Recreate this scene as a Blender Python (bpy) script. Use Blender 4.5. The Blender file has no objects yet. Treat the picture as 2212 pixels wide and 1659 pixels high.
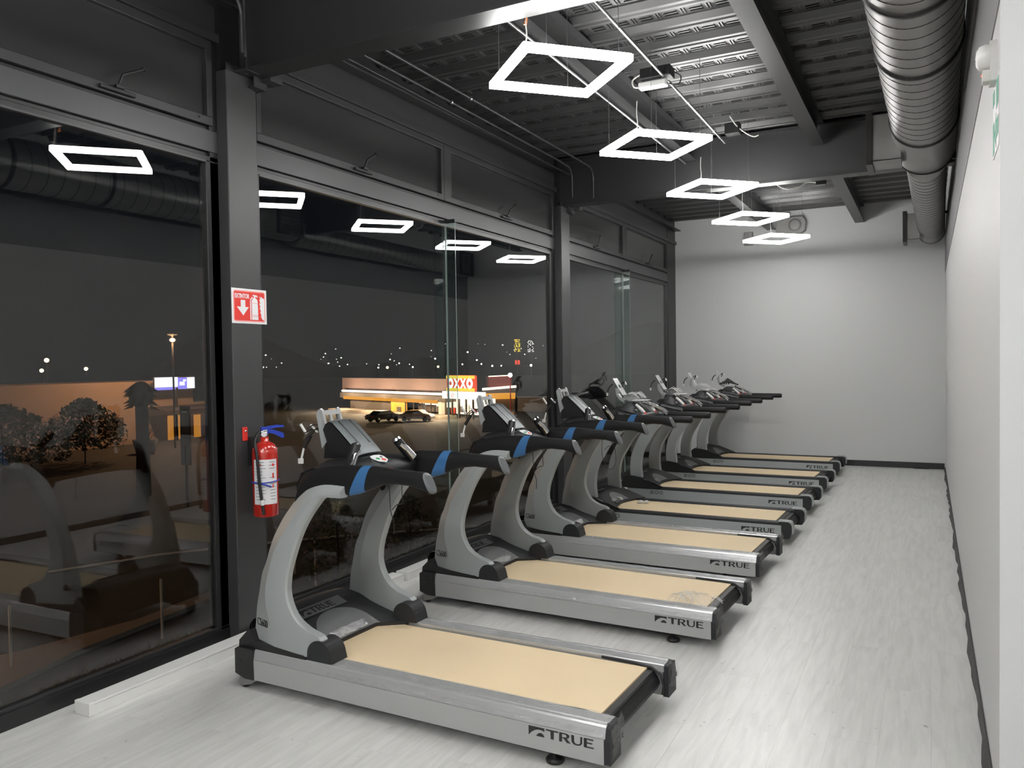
import bpy, bmesh, math, random
from math import sin, cos, pi, radians
from mathutils import Vector, Matrix
random.seed(7)
R = random.Random(11)
scn = bpy.context.scene
COL = scn.collection

# ------------------------------------------------------------------ camera
W_PX, F_PX = 2212, 1744.66
cam_d = bpy.data.cameras.new('camera'); cam = bpy.data.objects.new('camera', cam_d); COL.objects.link(cam)
yaw, pit, rol = -0.476419, -0.0268253, -0.0152836
fwd = Vector((sin(yaw)*cos(pit), cos(yaw)*cos(pit), sin(pit)))
rt = Vector((cos(yaw), -sin(yaw), 0)); up = rt.cross(fwd)
rt2 = rt*cos(rol) + up*sin(rol); up2 = rt2.cross(fwd)
mw = Matrix.Identity(4)
for i in range(3):
    mw[i][0] = rt2[i]; mw[i][1] = up2[i]; mw[i][2] = -fwd[i]
mw[2][3] = 1.60
cam.matrix_world = mw
cam_d.sensor_width = 36; cam_d.lens = 36*F_PX/W_PX; cam_d.clip_start = .02; cam_d.clip_end = 2000
scn.camera = cam

# ------------------------------------------------------------------ world, exposure, light levels
wd = bpy.data.worlds.new('night_sky'); scn.world = wd; wd.use_nodes = True
bgn = wd.node_tree.nodes['Background']
bgn.inputs[0].default_value = (.30, .33, .42, 1); bgn.inputs[1].default_value = .012
scn.view_settings.view_transform = 'Standard'; scn.view_settings.look = 'None'
scn.view_settings.exposure = 0.26; scn.view_settings.gamma = 1.0
scn.view_settings.use_curve_mapping = False
LED = 49.0          # radiance of the pendant diffusers
SODIUM = 0.13       # scale of the street lighting
scn.cycles.max_bounces = 10; scn.cycles.transparent_max_bounces = 24
scn.cycles.caustics_reflective = False; scn.cycles.caustics_refractive = False
scn.cycles.sample_clamp_indirect = 6.0

# ------------------------------------------------------------------ materials
MATS = {}
def pmat(name, col, rough=.5, metal=0.0, spec=.5, emis=None, estr=0, coat=0, bump=0, bscale=60, cvar=0, cscale=8, aniso=None, alpha=1):
    m = bpy.data.materials.new(name); m.use_nodes = True
    nt = m.node_tree; b = nt.nodes['Principled BSDF']
    b.inputs['Base Color'].default_value = (*col, 1)
    b.inputs['Roughness'].default_value = rough; b.inputs['Metallic'].default_value = metal
    b.inputs['Specular IOR Level'].default_value = spec
    b.inputs['Coat Weight'].default_value = coat
    if emis: b.inputs['Emission Color'].default_value = (*emis, 1); b.inputs['Emission Strength'].default_value = estr
    if alpha < 1: b.inputs['Alpha'].default_value = alpha
    if bump or cvar:
        tc = nt.nodes.new('ShaderNodeTexCoord'); mp = nt.nodes.new('ShaderNodeMapping'); nt.links.new(tc.outputs['Object'], mp.inputs[0])
        if aniso: mp.inputs['Scale'].default_value = aniso
    if bump:
        n = nt.nodes.new('ShaderNodeTexNoise'); n.inputs['Scale'].default_value = bscale; n.inputs['Detail'].default_value = 4
        nt.links.new(mp.outputs[0], n.inputs['Vector'])
        bp = nt.nodes.new('ShaderNodeBump'); bp.inputs['Strength'].default_value = bump; bp.inputs['Distance'].default_value = .01
        nt.links.new(n.outputs[0], bp.inputs['Height']); nt.links.new(bp.outputs[0], b.inputs['Normal'])
    if cvar:
        n2 = nt.nodes.new('ShaderNodeTexNoise'); n2.inputs['Scale'].default_value = cscale; n2.inputs['Detail'].default_value = 5
        nt.links.new(mp.outputs[0], n2.inputs['Vector'])
        mx = nt.nodes.new('ShaderNodeMix'); mx.data_type = 'RGBA'
        mx.inputs[6].default_value = (*[c*(1-cvar) for c in col], 1); mx.inputs[7].default_value = (*[min(1, c*(1+cvar)) for c in col], 1)
        nt.links.new(n2.outputs[0], mx.inputs[0]); nt.links.new(mx.outputs[2], b.inputs['Base Color'])
    MATS[name] = m
    return m
def emat(name, col, s):
    m = bpy.data.materials.new(name); m.use_nodes = True; nt = m.node_tree
    nt.nodes.remove(nt.nodes['Principled BSDF']); e = nt.nodes.new('ShaderNodeEmission')
    e.inputs[0].default_value = (*col, 1); e.inputs[1].default_value = s
    nt.links.new(e.outputs[0], nt.nodes['Material Output'].inputs[0]); return m
def glassmat(name, tint, rough=0.0, r0=.058, film=0):
    """thin architectural pane: Fresnel reflection over clear transmission (same for every ray)"""
    m = bpy.data.materials.new(name); m.use_nodes = True; nt = m.node_tree
    nt.nodes.remove(nt.nodes['Principled BSDF'])
    g = nt.nodes.new('ShaderNodeNewGeometry'); d = nt.nodes.new('ShaderNodeVectorMath'); d.operation = 'DOT_PRODUCT'
    nt.links.new(g.outputs['Normal'], d.inputs[0]); nt.links.new(g.outputs['Incoming'], d.inputs[1])
    def mth(op, a=None, b=None):
        n = nt.nodes.new('ShaderNodeMath'); n.operation = op
        for k, v in ((0, a), (1, b)):
            if v is None: continue
            if hasattr(v, 'is_linked'): nt.links.new(v, n.inputs[k])
            else: n.inputs[k].default_value = v
        return n.outputs[0]
    c = mth('ABSOLUTE', d.outputs['Value']); c = mth('SUBTRACT', 1.0, c); c = mth('POWER', c, 5.0)
    c = mth('MULTIPLY', c, 1-r0); c = mth('ADD', c, r0)
    t = nt.nodes.new('ShaderNodeBsdfTransparent'); t.inputs[0].default_value = (*tint, 1)
    gl = nt.nodes.new('ShaderNodeBsdfGlossy'); gl.inputs['Roughness'].default_value = rough; gl.inputs[0].default_value = (1, 1, 1, 1)
    mx = nt.nodes.new('ShaderNodeMixShader'); nt.links.new(c, mx.inputs[0]); nt.links.new(t.outputs[0], mx.inputs[1]); nt.links.new(gl.outputs[0], mx.inputs[2])
    nt.links.new(mx.outputs[0], nt.nodes['Material Output'].inputs[0]); return m

M_wall = pmat('white_wall_paint', (.62, .63, .63), .55, spec=.35, bump=.03, bscale=240)
M_wall2 = pmat('grey_wall_band_paint', (.22, .22, .225), .6, bump=.03, bscale=240)
M_black = pmat('black_steel_paint', (.010, .010, .011), .38, spec=.5, bump=.02, bscale=90)
M_frame = pmat('black_window_frame', (.014, .014, .015), .35, bump=.02, bscale=90)
M_char = pmat('charcoal_steel_paint', (.024, .024, .026), .42, spec=.55, bump=.03, bscale=60, cvar=.15, cscale=3)
M_col = pmat('column_paint', (.042, .042, .044), .4, spec=.55, bump=.03, bscale=30, cvar=.25, cscale=2)
M_fascia = pmat('dark_grey_fascia_paint', (.046, .047, .050), .4, spec=.5, bump=.02, bscale=50, cvar=.12, cscale=2)
M_deck = pmat('dark_deck_paint', (.036, .036, .037), .34, spec=.6, bump=.03, bscale=40)
M_galv = pmat('galvanised_duct', (.30, .295, .285), .36, metal=.8, bump=.03, bscale=25, cvar=.1, cscale=3)
M_seam = pmat('dark_duct_seam', (.035, .034, .033), .4, metal=.6)
M_white = pmat('white_plastic', (.82, .82, .80), .4, bump=.01)
M_offw = pmat('offwhite_plastic', (.70, .69, .66), .35)
M_glass = glassmat('window_glass', (.93, .95, .945))
M_vent = pmat('smoked_vent_pane', (.030, .030, .031), .25, spec=.5)
M_fin = glassmat('green_edge_glass', (.88, .95, .93))
M_finedge = pmat('glass_edge_green', (.26, .32, .30), .15, spec=.8)
M_led = emat('led_diffuser', (1.0, .99, .97), LED)
M_ledtop = emat('led_top_glow', (1.0, .99, .97), LED*.35)
M_wire = pmat('steel_wire', (.5, .5, .5), .3, metal=1)
M_silver = pmat('silver_grey_paint', (.355, .38, .38), .42, spec=.5, metal=.1, bump=.015, bscale=300)
M_rail = pmat('satin_silver_rail', (.42, .425, .42), .4, metal=.2, bump=.01, bscale=200)
M_alu = pmat('brushed_aluminium', (.66, .67, .68), .26, metal=.55, bump=.05, bscale=40, aniso=(1, 60, 60))
M_plas = pmat('black_plastic', (.010, .010, .011), .42, spec=.5, bump=.05, bscale=400)
M_plas2 = pmat('charcoal_plastic', (.020, .021, .023), .55, spec=.35, bump=.06, bscale=350)
M_tongue = pmat('mid_grey_plastic', (.13, .135, .14), .38, bump=.04, bscale=350)
M_rub = pmat('black_foam_grip', (.007, .007, .008), .5, spec=.3, bump=.05, bscale=500)
M_belt = pmat('cream_running_belt', (.84, .67, .44), .6, spec=.3, bump=.02, bscale=300, cvar=.03, cscale=5)
M_blue = pmat('blue_band', (.035, .125, .29), .45)
M_capg = pmat('grey_end_cap', (.10, .105, .11), .4)
M_chrome = pmat('polished_chrome', (.75, .76, .78), .12, metal=1)
M_teal = pmat('dark_teal_shell', (.07, .085, .088), .22, metal=.3, coat=.6)
M_shell = pmat('silver_teal_shell', (.095, .108, .112), .38, metal=.35)
M_ink = pmat('black_print', (.012, .012, .012), .5)
M_inkg = pmat('dark_grey_print', (.05, .05, .05), .5)
M_red = pmat('extinguisher_red', (.50, .022, .014), .18, coat=.7, spec=.6)
M_redp = pmat('red_print', (.70, .035, .025), .45)
M_pink = pmat('pink_print_edge', (.85, .35, .33), .5)
M_green = pmat('green_print', (.02, .28, .17), .5)
M_blueplas = pmat('blue_plastic', (.02, .05, .40), .35)
M_label = pmat('white_label', (.80, .80, .82), .5)
M_rubgrey = pmat('dark_grey_rubber', (.05, .05, .048), .6, bump=.1, bscale=80)
M_foil = pmat('crumpled_foil', (.8, .8, .82), .12, metal=1, bump=1.0, bscale=120)
M_gray = pmat('grey_unit_casing', (.28, .275, .265), .4)
M_ledred = emat('red_indicator', (1, .12, .05), 3)
M_green2 = pmat('green_button', (.03, .35, .12), .4)
M_btnred = pmat('red_button', (.75, .08, .05), .4)

def filmmat():
    m = bpy.data.materials.new('clear_packing_film'); m.use_nodes = True; nt = m.node_tree
    nt.nodes.remove(nt.nodes['Principled BSDF'])
    t = nt.nodes.new('ShaderNodeBsdfTransparent'); gl = nt.nodes.new('ShaderNodeBsdfGlossy'); gl.inputs['Roughness'].default_value = .14
    df = nt.nodes.new('ShaderNodeBsdfDiffuse'); df.inputs[0].default_value = (.8, .8, .82, 1)
    tc = nt.nodes.new('ShaderNodeTexCoord'); n = nt.nodes.new('ShaderNodeTexNoise'); n.inputs['Scale'].default_value = 28; n.inputs['Detail'].default_value = 5; n.inputs['Distortion'].default_value = 1.5
    nt.links.new(tc.outputs['Object'], n.inputs['Vector'])
    bp = nt.nodes.new('ShaderNodeBump'); bp.inputs['Strength'].default_value = 1; bp.inputs['Distance'].default_value = .02
    nt.links.new(n.outputs[0], bp.inputs['Height']); nt.links.new(bp.outputs[0], gl.inputs['Normal'])
    m1 = nt.nodes.new('ShaderNodeMixShader'); m1.inputs[0].default_value = .13
    nt.links.new(t.outputs[0], m1.inputs[1]); nt.links.new(gl.outputs[0], m1.inputs[2])
    m2 = nt.nodes.new('ShaderNodeMixShader'); m2.inputs[0].default_value = .035
    nt.links.new(m1.outputs[0], m2.inputs[1]); nt.links.new(df.outputs[0], m2.inputs[2])
    nt.links.new(m2.outputs[0], nt.nodes['Material Output'].inputs[0]); return m
M_film = filmmat()

def floormat():
    m = bpy.data.materials.new('white_washed_laminate'); m.use_nodes = True; nt = m.node_tree; b = nt.nodes['Principled BSDF']
    oi = nt.nodes.new('ShaderNodeObjectInfo'); tc = nt.nodes.new('ShaderNodeTexCoord')
    mul = nt.nodes.new('ShaderNodeVectorMath'); mul.operation = 'SCALE'; mul.inputs['Scale'].default_value = 37.0
    cmb = nt.nodes.new('ShaderNodeCombineXYZ')
    for k in range(3): nt.links.new(oi.outputs['Random'], cmb.inputs[k])
    nt.links.new(cmb.outputs[0], mul.inputs[0])
    add = nt.nodes.new('ShaderNodeVectorMath'); add.operation = 'ADD'; nt.links.new(tc.outputs['Object'], add.inputs[0]); nt.links.new(mul.outputs[0], add.inputs[1])
    mp = nt.nodes.new('ShaderNodeMapping'); mp.inputs['Scale'].default_value = (14, 1.3, 1); nt.links.new(add.outputs[0], mp.inputs[0])
    n = nt.nodes.new('ShaderNodeTexNoise'); n.inputs['Scale'].default_value = 2.2; n.inputs['Detail'].default_value = 7; n.inputs['Distortion'].default_value = .6; nt.links.new(mp.outputs[0], n.inputs['Vector'])
    cr = nt.nodes.new('ShaderNodeValToRGB'); e = cr.color_ramp.elements
    e[0].position = .25; e[0].color = (.60, .60, .58, 1); e[1].position = .62; e[1].color = (.72, .72, .70, 1)
    nt.links.new(n.outputs[0], cr.inputs[0])
    mp2 = nt.nodes.new('ShaderNodeMapping'); mp2.inputs['Scale'].default_value = (9, 5, 1); nt.links.new(add.outputs[0], mp2.inputs[0])
    n2 = nt.nodes.new('ShaderNodeTexNoise'); n2.inputs['Scale'].default_value = 2.6; n2.inputs['Detail'].default_value = 3; nt.links.new(mp2.outputs[0], n2.inputs['Vector'])
    cr2 = nt.nodes.new('ShaderNodeValToRGB'); f = cr2.color_ramp.elements
    f[0].position = .70; f[0].color = (1, 1, 1, 1); f[1].position = .80; f[1].color = (.52, .52, .52, 1); nt.links.new(n2.outputs[0], cr2.inputs[0])
    mr = nt.nodes.new('ShaderNodeMapRange'); mr.inputs[3].default_value = .975; mr.inputs[4].default_value = 1.02; nt.links.new(oi.outputs['Random'], mr.inputs[0])
    m1 = nt.nodes.new('ShaderNodeMix'); m1.data_type = 'RGBA'; m1.blend_type = 'MULTIPLY'; m1.inputs[0].default_value = 1
    nt.links.new(cr.outputs[0], m1.inputs[6]); nt.links.new(cr2.outputs[0], m1.inputs[7])
    vm = nt.nodes.new('ShaderNodeVectorMath'); vm.operation = 'SCALE'; nt.links.new(m1.outputs[2], vm.inputs[0]); nt.links.new(mr.outputs[0], vm.inputs['Scale'])
    nt.links.new(vm.outputs[0], b.inputs['Base Color']); b.inputs['Roughness'].default_value = .34; b.inputs['Specular IOR Level'].default_value = .45
    bp = nt.nodes.new('ShaderNodeBump'); bp.inputs['Strength'].default_value = .12; bp.inputs['Distance'].default_value = .002
    nt.links.new(n.outputs[0], bp.inputs['Height']); nt.links.new(bp.outputs[0], b.inputs['Normal'])
    return m
M_floor = floormat()

# ------------------------------------------------------------------ mesh helpers
class MB:
    def __init__(s): s.v = []; s.f = []; s.sm = []
    def add(s, vs, fs, smooth=False):
        o = len(s.v); s.v += [tuple(v) for v in vs]
        for f in fs: s.f.append([i+o for i in f]); s.sm.append(smooth)
        return s
    def box(s, x0, x1, y0, y1, z0, z1):
        return s.add([(x0,y0,z0),(x1,y0,z0),(x1,y1,z0),(x0,y1,z0),(x0,y0,z1),(x1,y0,z1),(x1,y1,z1),(x0,y1,z1)],
              [(0,3,2,1),(4,5,6,7),(0,1,5,4),(1,2,6,5),(2,3,7,6),(3,0,4,7)])
    def prism(s, prof, axis, a, b, smooth=False):
        """closed 2-D outline extruded along axis; prof in the other two axes (x:(y,z) y:(x,z) z:(x,y))"""
        n = len(prof); vs = []
        for t in (a, b):
            for p, q in prof: vs.append({'x': (t, p, q), 'y': (p, t, q), 'z': (p, q, t)}[axis])
        fs = [[i, (i+1) % n, n+(i+1) % n, n+i] for i in range(n)] 
        s.add(vs, fs, smooth); s.add(vs, [list(range(n))[::-1], list(range(n, 2*n))]); return s
    def loft(s, rings, closed=True, caps=True, smooth=True):
        n = len(rings[0]); vs = [p for r in rings for p in r]; fs = []
        for k in range(len(rings)-1):
            for i in range(n if closed else n-1):
                j = (i+1) % n; fs.append([k*n+i, k*n+j, (k+1)*n+j, (k+1)*n+i])
        s.add(vs, fs, smooth)
        if caps and closed: s.add(rings[0], [list(range(n))[::-1]]); s.add(rings[-1], [list(range(n))])
        return s
    def tube(s, pts, r, n=8, caps=True):
        pts = [Vector(p) for p in pts]; rings = []; ref = None
        for i, p in enumerate(pts):
            t = (pts[min(i+1, len(pts)-1)] - pts[max(i-1, 0)]).normalized()
            if ref is None: ref = Vector((0, 0, 1)) if abs(t.z) < .9 else Vector((1, 0, 0))
            u = (ref - t*ref.dot(t)).normalized(); ref = u; w = t.cross(u)
            rr = r[i] if isinstance(r, (list, tuple)) else r
            rings.append([p + u*rr*cos(2*pi*k/n) + w*rr*sin(2*pi*k/n) for k in range(n)])
        return s.loft(rings, caps=caps)
    def lathe(s, prof, c=(0,0,0), axis='z', n=20):
        rings = []
        for r, h in prof:
            ring = []
            for k in range(n):
                a, b = r*cos(2*pi*k/n), r*sin(2*pi*k/n)
                ring.append({'z': (c[0]+a, c[1]+b, c[2]+h), 'y': (c[0]+b, c[1]+h, c[2]+a), 'x': (c[0]+h, c[1]+a, c[2]+b)}[axis])
            rings.append(ring)
        return s.loft(rings)
    def grid(s, fn, nu, nv, smooth=True):
        vs = [fn(i/nu, j/nv) for i in range(nu+1) for j in range(nv+1)]
        fs = [[i*(nv+1)+j, (i+1)*(nv+1)+j, (i+1)*(nv+1)+j+1, i*(nv+1)+j+1] for i in range(nu) for j in range(nv)]
        return s.add(vs, fs, smooth)
    def mesh(s, name, mat):
        me = bpy.data.meshes.new(name); me.from_pydata(s.v, [], s.f); me.update()
        for i, p in enumerate(me.polygons): p.use_smooth = s.sm[i]
        bm = bmesh.new(); bm.from_mesh(me); bmesh.ops.recalc_face_normals(bm, faces=bm.faces); bm.to_mesh(me); bm.free()
        if mat: me.materials.append(mat)
        return me
    def build(s, name, mat, parent=None, bevel=0, loc=None, rot=None):
        o = bpy.data.objects.new(name, s.mesh(name, mat)); COL.objects.link(o)
        if parent: o.parent = parent
        if loc: o.location = loc
        if rot: o.rotation_euler = rot
        if bevel:
            m = o.modifiers.new('bevel', 'BEVEL'); m.width = bevel; m.segments = 2; m.limit_method = 'ANGLE'; m.angle_limit = radians(40)
            m.harden_normals = False
        return o
def put(name, me, parent=None, loc=(0,0,0), rot=(0,0,0), scale=None):
    o = bpy.data.objects.new(name, me); COL.objects.link(o); o.parent = parent; o.location = loc; o.rotation_euler = rot
    if scale: o.scale = scale
    return o
def tag(o, label, cat, group=None):
    o['label'] = label; o['category'] = cat
    if group: o['group'] = group
    return o
def thing(name, label, cat, loc=(0,0,0), rz=0, group=None):
    o = bpy.data.objects.new(name, None); COL.objects.link(o); o.location = loc; o.rotation_euler = (0, 0, rz); o.empty_display_size = .1
    return tag(o, label, cat, group)
def struct(o): o['kind'] = 'structure'; return o
def empty_struct(name, loc=(0,0,0)):
    o = bpy.data.objects.new(name, None); COL.objects.link(o); o.location = loc; o.empty_display_size = .1; return struct(o)
def copy_tree(o, parent=None):
    c = o.copy(); COL.objects.link(c); c.parent = parent
    for ch in [x for x in KIDS.get(o.name, [])]: copy_tree(ch, c)
    return c
KIDS = {}
def index_kids():
    KIDS.clear()
    for o in bpy.data.objects:
        if o.parent: KIDS.setdefault(o.parent.name, []).append(o)
def arc(cx, cy, r, a0, a1, n):
    return [(cx + r*cos(radians(a0+(a1-a0)*i/n)), cy + r*sin(radians(a0+(a1-a0)*i/n))) for i in range(n+1)]
def smoothpath(P, k=4):
    """Catmull-Rom through 3-D points"""
    P = [Vector(p) for p in P]; out = []
    for i in range(len(P)-1):
        a = P[max(i-1, 0)]; b = P[i]; c = P[i+1]; d = P[min(i+2, len(P)-1)]
        for j in range(k):
            t = j/k
            out.append(.5*((2*b) + (c-a)*t + (2*a-5*b+4*c-d)*t*t + (3*b-a-3*c+d)*t**3))
    out.append(P[-1]); return out
def text_mesh(txt, size, mat, depth=.0006, xs=1.0, off=0.0, space=1.0, shear=0, align='LEFT'):
    cu = bpy.data.curves.new('txt', 'FONT'); cu.body = txt; cu.size = size; cu.extrude = depth; cu.offset = off; cu.space_character = space; cu.shear = shear
    cu.align_x = align; cu.resolution_u = 3
    t = bpy.data.objects.new('txt', cu); COL.objects.link(t)
    dg = bpy.context.evaluated_depsgraph_get(); dg.update()
    me = bpy.data.meshes.new_from_object(t.evaluated_get(dg)); bpy.data.objects.remove(t)
    for v in me.vertices: v.co.x *= xs
    me.materials.clear(); me.materials.append(mat); me.name = 'lettering'
    return me
def poly_mesh(polys, mat, depth=.0006, name='mark'):
    """flat print: list of 2-D outlines with a hair of thickness, local XY plane"""
    b = MB()
    for p in polys: b.prism(p, 'z', -depth, depth)
    return b.mesh(name, mat)

# ------------------------------------------------------------------ the room
X0, XR, YF, ZC = -3.64, .21, 12.86, 3.80      # window plane, right wall, far wall, deck soffit
YC = 3.12                                      # corner of right wall
YB = -3.2
# floor: structural slab + individual boards
fl = struct(MB().box(-3.75, 2.6, YB, YF+.1, -.25, -.012).build('floor', pmat('screed', (.3,.3,.29), .8)))
PW, PL, GAP = .193, 1.22, .0002
def plank_mesh(w, l):
    g = GAP; b = MB()
    b.prism([(-w/2+g, -.012), (w/2-g, -.012), (w/2-g, -.0002), (w/2-g-.0003, 0), (-w/2+g+.0003, 0), (-w/2+g, -.0002)], 'y', -l/2+g, l/2-g)
    return b.mesh('floor_board', M_floor)
full = plank_mesh(PW, PL)
nx = int((XR-X0+.05)/PW)+1
n_pl = 0
for i in range(nx):
    xx = X0 - .02 + PW*(i+.5); off = (i*.47) % 1*PL
    y = 1.15 - off
    while y < YF:
        y1 = y+PL
        a, b_ = max(y, 1.15), min(y1, YF)
        if b_-a > .08:
            if a == y and b_ == y1: put('floor_board', full, fl, (xx, (a+b_)/2, 0))
            else: put('floor_board', plank_mesh(PW, b_-a), fl, (xx, (a+b_)/2, 0))
            n_pl += 1
        y = y1
rest = MB()
rest.box(X0-.02, X0-.02+nx*PW, YB, 1.149, -.012, 0); rest.box(X0-.02+nx*PW, 2.6, YB, YC, -.012, 0)
o = rest.build('unseen_boards', M_floor, fl)

struct(MB().box(-3.75, .6, YF, YF+.15, 0, 4.2).build('wall_far', M_wall))
struct(MB().prism([(XR, YC), (2.6, YC), (2.6, YC+.2), (XR+.2, YC+.2), (XR+.2, YF), (XR, YF)], 'z', 0, 4.2).build('wall_right', M_wall))
struct(MB().box(2.6, 2.75, YB, YC+.2, 0, 4.2).build('wall_side', M_wall))
struct(MB().box(-3.75, 2.75, YB-.15, YB, 0, 4.2).build('wall_back', M_wall))
struct(MB().box(X0, XR-.012, YF-.012, YF, 0, .085).build('baseboard_far', M_black, bevel=.002))
# right skirting: thin rubber strip that wanders off the wall
prof = []
bb = MB(); rings = []
rr = random.Random(5)
for i in range(81):
    y = YC + (YF-.03-YC)*i/80
    wv = .006 + .006*sin(i*.55) + .004*sin(i*1.7+1) + .008*rr.random()*(1 if i > 25 else .35)
    t = .012
    rings.append([(XR-t-wv, y, .001), (XR-wv*.5-.002, y, .001), (XR-.001, y, .035+.03*(1-i/80)), (XR-.008, y, .036+.03*(1-i/80)), (XR-t-wv, y, .012)])
bb.loft(rings, smooth=False); struct(bb.build('baseboard_right', M_rubgrey))
struct(MB().box(XR, 2.6, YC-.01, YC, 0, .06).build('baseboard_near', M_black))

# roof deck: panels with embossed pans
cl = struct(MB().box(-3.75, 2.75, YB-.1, YF+.15, ZC+.10, ZC+.3).build('ceiling', M_black))
PIT = .333
def deck_prof(n):
    p = []
    for k in range(n):
        o_ = k*PIT
        p += [(o_, .040), (o_+.135, .040), (o_+.157, .0), (o_+.190, .0), (o_+.198, .012), (o_+.214, .012), (o_+.222, 0), (o_+.255, 0), (o_+.277, .040)]
    p.append((n*PIT, .040)); return p
def deck_mesh():
    pr = deck_prof(3); b = MB(); x0, x1 = -3.62, 2.6
    low = [(x0, y, z) for y, z in pr] ; hi = [(x1, y, z) for y, z in pr]
    n = len(pr); b.add(low+hi, [[i, i+1, n+i+1, n+i] for i in range(n-1)])
    b.add([(x0, y, z+.004) for y, z in pr]+[(x1, y, z+.004) for y, z in pr], [[i, i+1, n+i+1, n+i] for i in range(n-1)])
    return b.mesh('deck_panel', M_deck)
def emboss_mesh():
    b = MB()
    for k in range(3):
        yc = k*PIT + .0405 if k else .0405
        yc = k*PIT + .041
        x = -3.5
        while x < .35:
            for j in (-.036, 0, .036): b.box(x, x+.085, yc+j-.006, yc+j+.006, .031, .0405)
            for j in (.108, .128): b.box(x+j, x+j+.010, yc-.047, yc+.047, .031, .0405)
            x += .165
    return b.mesh('deck_embossing', M_deck)
dm, em = deck_mesh(), emboss_mesh()
y = YB
while y < YF-.02:
    p = put('deck_panel', dm, cl, (0, y, ZC))
    if y > 2.5 :
        e = put('embossing', em, p, (0, 0, 0)); e['kind'] = 'stuff'
    y += PIT*3

# ------------------------------------------------------------------ window wall
GX = -3.66
def window(n, y0, y1, z0, z1, fr, joints=(), vent=False, handles=()):
    w = empty_struct('window_%d' % n, (X0, y0, z0))
    def L(b, name, mat, bev=0, par=None): return b.build(name, mat, par or w, bevel=bev, loc=(0, 0, 0))
    H_, Wd = z1-z0, y1-y0
    fx0, fx1 = (-.06, .0) if not vent else (-.05, .012)
    f = MB(); f.box(fx0, fx1, 0, Wd, 0, fr[0]); f.box(fx0, fx1, 0, Wd, H_-fr[1], H_); f.box(fx0, fx1, 0, fr[2], fr[0], H_-fr[1]); f.box(fx0, fx1, Wd-fr[3], Wd, fr[0], H_-fr[1])
    L(f, 'window_frame', M_char if vent else M_frame, .003)
    ys = [fr[2]] + [j-y0 for j in joints] + [Wd-fr[3]]
    for a, b_ in zip(ys[:-1], ys[1:]):
        g = MB().box(-.024, -.018, a+.001, b_-.001, fr[0]-.01, H_-fr[1]+.01); L(g, 'pane', M_vent if vent else M_glass)
    return w
# lower glazing, three bays, the columns stand between them
cols = [(3.40, 3.63), (8.13, 8.36)]
bays = [(-2.6, 3.40, ()), (3.66, 8.08, (5.88,)), (8.40, 12.42, (10.36,))]
for i, (a, b_, j) in enumerate(bays):
    w = window(i+1, a, b_, 0, 2.80, (.092, .03, .06, .09), j)
    # raised bead along the sill and glass stop
    MB().box(.0, .006, 0, b_-a, .0, .078).build('sill_face', M_black, w, bevel=.002)
    MB().box(-.018, .0, .06, b_-a-.09, .092, .098).build('glazing_bead', M_char, w)
    MB().box(-.018, .004, .06, b_-a-.09, 2.762, 2.772).build('glazing_bead', M_fascia, w)
# transom: grey fascia box, black shadow slot
for k, (a, b_) in enumerate([(-2.6, 3.40), (3.63, 8.13), (8.36, 12.42)]):
    t = struct(MB().box(-3.70, X0+.004, a, b_, 2.825, 2.948).build('trim_%d' % (k+1), M_fascia, bevel=.003))
    MB().box(-3.70, X0-.02, a, b_, 2.80, 2.825).build('shadow_gap', M_black, t)
    MB().box(-3.70, X0-.02, a, b_, 2.948, 2.972).build('shadow_gap', M_black, t)
# upper vent windows
ups = [(-2.6, .2), (.26, 3.36), (3.70, 5.84), (5.92, 8.08), (8.40, 10.36), (10.44, 12.42)]
for i, (a, b_) in enumerate(ups):
    w = window(4+i, a, b_, 2.972, 3.45, (.05, .05, .04, .04), vent=True)
    if i >= 1:
        # stay: base plate, two-link arm with knob, corner screw
        hy = (b_-a)*(.48 if i > 1 else .80) 
        hb = MB().box(.012, .034, hy-.10, hy+.10, .012, .03); hb.box(.02, .045, hy-.02, hy+.03, .03, .048)
        h = hb.build('stay_base', M_plas, w, bevel=.003)
        tilt = [0, .16, .14, .14, .03, .09][i]
        MB().tube([(.035, hy, .045), (.05, hy+.012, .10), (.055, hy+tilt*.8, .16)], .007, 8).tube([(.055, hy+tilt*.8, .155), (.055, hy+tilt*.8+.003, .17)], .012, 8).build('handle', M_plas, h)
        MB().lathe([(.006, 0), (.006, .006), (0, .007)], (.012, (b_-a)-.10, .03), 'x', 8).build('screw', M_plas, w)
for a in (3.36, 5.84, 8.08, 10.36):
    pass
MBm = MB()
for k, (a, b_) in enumerate([(.20, .26), (5.84, 5.92), (10.36, 10.44)]):
    struct(MB().box(-3.70, X0+.015, a, b_, 2.972, 3.45).build('trim_%d' % (k+4), M_char, bevel=.003))
# head channel and eaves beam
hb = MB().box(-3.75, X0+.03, -2.6, YF, 3.45, 3.50); hb.box(-3.75, X0+.0, -2.6, YF, 3.5, 3.92); hb.box(-3.70, X0+.10, -2.6, YF, 3.665, 3.68)
struct(hb.build('trim_7', M_char, bevel=.002))
struct(MB().box(-3.75, X0-.002, YB, -2.6, 0, 4.2).build('wall_left', M_wall))
struct(MB().box(-3.75, X0+.006, 12.42, YF, 0, 3.66).build('trim_8', M_black, bevel=.004))   # end post at far wall
# jamb posts beside the columns
for k, (a, b_) in enumerate([(3.34, 3.40), (3.63, 3.68), (8.06, 8.13), (8.36, 8.41)]):
    struct(MB().box(-3.72, X0+.0, a, b_, 0, 3.5).build('trim_%d' % (9+k), M_black, bevel=.002))
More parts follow.
